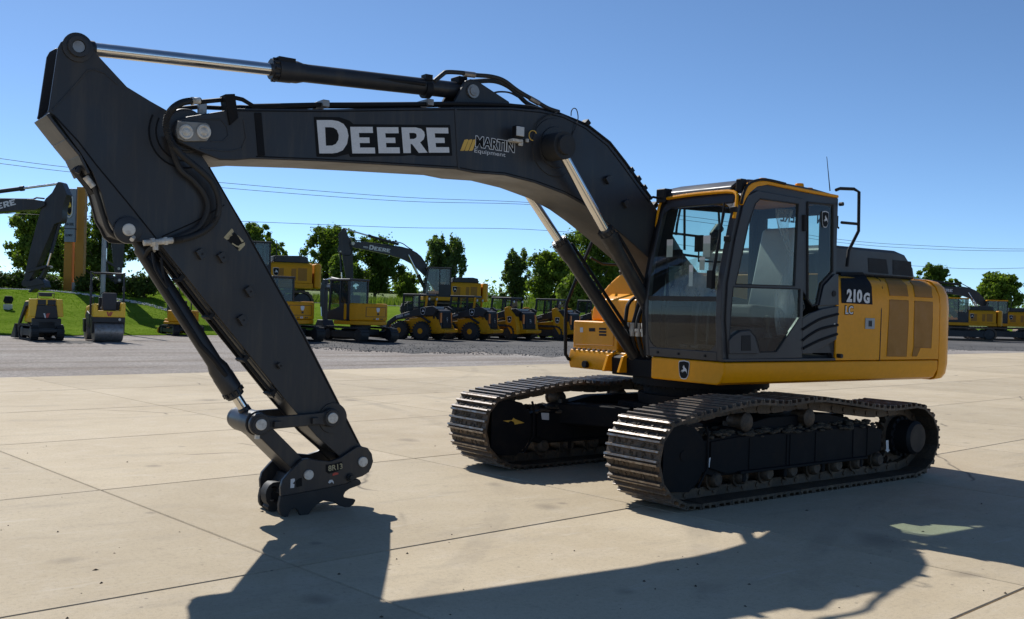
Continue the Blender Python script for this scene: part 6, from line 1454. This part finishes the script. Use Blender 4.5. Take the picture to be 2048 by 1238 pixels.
    dr = MB().prism(sc([(-1.385, .58), (-1.42, .60), (-1.36, 1.28), (-1.335, 1.28)], s), -.38*s, .38*s).build('rear_door', M['black_plastic'], root, .015)
    for k in range(7): MB().box((-1.405*s+.008*k, 0, (.66+.075*k)*s), (.012, .66*s, .025*s)).build('louvre', M['bg_black'], dr)
    emblem(dr, (-1.412*s, 0, .93*s), (0, -1, 0), (.08, 0, 1), .15*s, .18*s)
    for y in (.46, -.46): MB().bx(-1.37*s, -1.31*s, (y-.05)*s, (y+.05)*s, .8*s, 1.25*s).build('tail_lamp', M['amber_lamp'], root, .01)
    MB().prism(sc([(-1.25, .30), (-1.62, .36), (-1.66, .50), (-1.25, .56)], s), -.62*s, .62*s).build('rear_bumper', M['bg_yellow'], root, .03)
    MB().bx(-1.02*s, -.62*s, -.35*s, .35*s, 1.42*s, 1.52*s).build('engine_grille', M['galvanised'], root, .02)
    for y in (.34, -.34): MB().turn((-.60*s, y*s, 1.86*s), (-.68*s, y*s, 1.86*s), [(0, .05), (.05, .07), (.06, .05)], 12).build('work_lamp', M['lamp_lens'], root)
    MB().prism(sc([(1.4, .08), (1.62, .62), (1.55, .64), (1.36, .5), (1.30, .08), (2.0, .03), (2.0, .06)], s), -.92*s, .92*s).build('bucket', M['bg_black'], root, .01)
    return root
skid_steer(842, 49.8, -26, 1.06, 'wheeled skid loader nearest the cabbed mini excavator, full side and yellow wheels visible', False)
skid_steer(935, 51.5, -21, 1.06, 'second wheeled skid loader, directly below the cab of the big background excavator', False)
skid_steer(1016, 53.5, -38, 1.06, 'tracked loader right of the two wheeled skid loaders', True)
skid_steer(1104, 55.0, -31, 1.06, 'tracked loader seen just left of the black handrail of the front excavator', True)
skid_steer(1186, 57, -38, 1.06, 'last tracked loader, mostly hidden by the front excavator', True)

# ---- small tandem roller
def v_mark(parent, o, ex, up, h, mats, nm='maker_mark'):
    """slanted double-stroke letter W"""
    f = frame(o, ex, up)
    for pts, mt in (([(-.62, .5), (-.28, .5), (-.08, -.3), (-.08, -.5), (-.3, -.5)], mats[0]), ([(-.06, .1), (.14, .5), (.34, .5), (.0, -.5), (-.06, -.5)], mats[1]), ([(.12, -.5), (.3, -.5), (.72, .5), (.42, .5), (.10, -.28)], mats[1])):
        b = MB(); b.flat([pts], lambda p: f @ Vector((p[0]*h, p[1]*h, 0))); b.build(nm, M[mt], parent, smooth=0)
s = 1.0
rl_ = ground_root('road_roller', 208, 38.2, -58, 'yellow roller with smooth steel drum and black roll bar, before the lamp pole', 'roller', None, 0)
for x in (-.82, .82):
    dm = MB().turn((x, -.50, .37), (x, .50, .37), [(0, .29), (.0, .35), (.02, .37), (.98, .37), (1.0, .35), (1.0, .29)], 40).build('drum', M['steel_worn'], rl_, smooth=30)
    for y in (.54, -.54): MB().prism([(x-.12, .30), (x+.12, .30), (x+.2, .80), (x-.2, .80)], y-.03, y+.03).build('drum_yoke', M['bg_black'], rl_, .01)
MB().bx(-1.08, -.55, -.56, .56, .70, .92).build('rear_frame', M['bg_black'], rl_, .03)
bk_ = MB().prism([(-.56, .90), (.56, .90), (.56, 1.40), (.44, 1.40), (.40, 1.14), (-.38, 1.14), (-.42, 1.44), (-.56, 1.44)], -1.10, -.80, 'x').build('rear_body', M['bright_yellow'], rl_, .03)
v_mark(bk_, (-1.105, 0, 1.02), (0, -1, 0), (0, 0, 1), .17, ('red_decal', 'red_decal'))
MB().bx(-.8, -.2, -.52, .52, .70, .95).build('foot_deck', M['bg_black'], rl_, .02)
MB().prism([(.05, .62), (1.25, .62), (1.30, 1.0), (1.1, 1.28), (.1, 1.38), (.0, 1.2)], -.46, .46).build('engine_bonnet', M['bright_yellow'], rl_, .09, seg=3)
MB().bx(.0, 1.2, -.48, .48, .50, .68).build('front_frame', M['bg_black'], rl_, .03)
for y in (.50, -.50): MB().prism([(-.2, .6), (.45, .6), (.75, .95), (.45, 1.1), (-.1, 1.0)], y-.03, y+.03).build('side_cover', M['bg_black'], rl_, .02)
MB().prism([(-.95, 1.14), (-.45, 1.14), (-.45, 1.27), (-.72, 1.29), (-.80, 1.78), (-.92, 1.80)], -.28, .22).build('seat', M['seat_cloth'], rl_, .05)
MB().bx(-.80, -.5, -.5, -.3, 1.14, 1.50).build('side_console', M['bg_black'], rl_, .04)
MB().prism([(-.08, 1.1), (.06, 1.1), (.02, 1.62), (-.12, 1.62)], -.2, .2).build('dashboard', M['bg_black'], rl_, .03)
b = MB(); b.tube([(-.16+.02*math.cos(t), .18*math.cos(t), 1.66+.16*math.sin(t)) for t in [k*math.pi/8 for k in range(17)]], .014, 6); b.build('steering_wheel', M['bg_black'], rl_)
MB().tube([(-.62, .57, .9), (-.62, .57, 2.42), (-.62, .50, 2.50), (-.62, -.50, 2.50), (-.62, -.57, 2.42), (-.62, -.57, .9)], .038, 10, 2).build('roll_bar', M['bg_black'], rl_)
for y in (.57, -.57): MB().box((-.62, y, 1.95), (.11, .09, .16)).build('roll_bar_hinge', M['bg_black'], rl_, .01)
MB().tube([(.1, .42, 1.3), (.1, .42, 1.62), (-.3, .42, 1.62), (-.3, .42, 1.1)], .018, 6).build('hand_rail', M['bg_black'], rl_)
MB().turn((-1.10, -.36, .82), (-1.13, -.36, .82), [(0, .05), (.02, .045)], 10).build('rear_lamp', M['silver_pin'], rl_)
# ---- stand-on compact loader
tl_ = ground_root('stand_on_loader', 84, 37.6, -50, 'small yellow and black stand-on track loader with its bucket down, left of the roller', 'loader', None, 0)
for y in (.44, -.44): track_pod(tl_, 0, y, 1.75, .26, .56)
MB().bx(-.70, .75, -.30, .30, .25, .7).build('chassis', M['bg_black'], tl_, .03)
MB().bx(-.55, .70, -.42, .42, .62, 1.42).build('engine_housing', M['bright_yellow'], tl_, .05)
for y0, y1 in ((.33, .60), (-.60, -.33)): MB().prism([(y0, .85), (y1, .85), (y1, 1.50), (y0 if y0 > 0 else y0+.05, 1.50)], -.62, -.50, 'x').build('corner_post', M['bright_yellow'], tl_, .03)
MB().bx(-.60, -.5, -.34, .34, 1.30, 1.52).build('control_tower', M['bright_yellow'], tl_, .02)
for y in (.17, -.17): MB().bx(-.625, -.59, y-.14, y+.14, 1.29, 1.47).build('control_pocket', M['bg_black'], tl_, .01)
pd = MB().prism([(-.40, .80), (.40, .80), (.33, 1.28), (-.33, 1.28)], -.66, -.58, 'x').build('back_pad', M['sign_grey'], tl_, .03)
pd.data.materials[0] = M['bg_black']
v_mark(pd, (-.663, .02, .90), (0, -1, 0), (0, 0, 1), .17, ('white_decal', 'red_decal'))
MB().bx(-.85, -.55, -.52, .52, .30, .42).build('operator_platform', M['bg_black'], tl_, .02)
MB().bx(-.70, -.55, -.50, .50, .42, .80).build('rear_panel', M['bg_black'], tl_, .03)
MB().tube([(-.45, .28, 1.5), (-.5, .28, 1.72), (-.5, -.28, 1.72), (-.45, -.28, 1.5)], .02, 6).build('hand_rail', M['bg_black'], tl_); MB().box((-.4, 0, 1.66), (.22, .42, .14)).build('control_panel', M['bg_black'], tl_, .03)
for y in (.50, -.50):
    MB().prism([(-.45, 1.30), (-.40, 1.42), (.2, 1.38), (1.05, .60), (1.2, .25), (1.08, .22), (.95, .5), (.1, 1.22)], y-.045, y+.045).build('loader_arm', M['bg_black'], tl_, .015)
MB().prism([(1.15, .05), (1.22, .55), (1.18, .56), (1.10, .30), (1.08, .02), (1.75, .02), (1.72, .05)], -.60, .60).build('bucket_shell', M['bg_black'], tl_, .01)
for y in (.60, -.60): MB().prism([(1.12, .02), (1.22, .56), (1.75, .03)], y-.012, y+.012).build('bucket_side', M['bg_black'], tl_)
MB().tube([(.75, .3, .62), (.75, .3, 1.05), (.75, -.3, 1.05), (.75, -.3, .62)], .016, 6).build('front_guard', M['bg_black'], tl_)
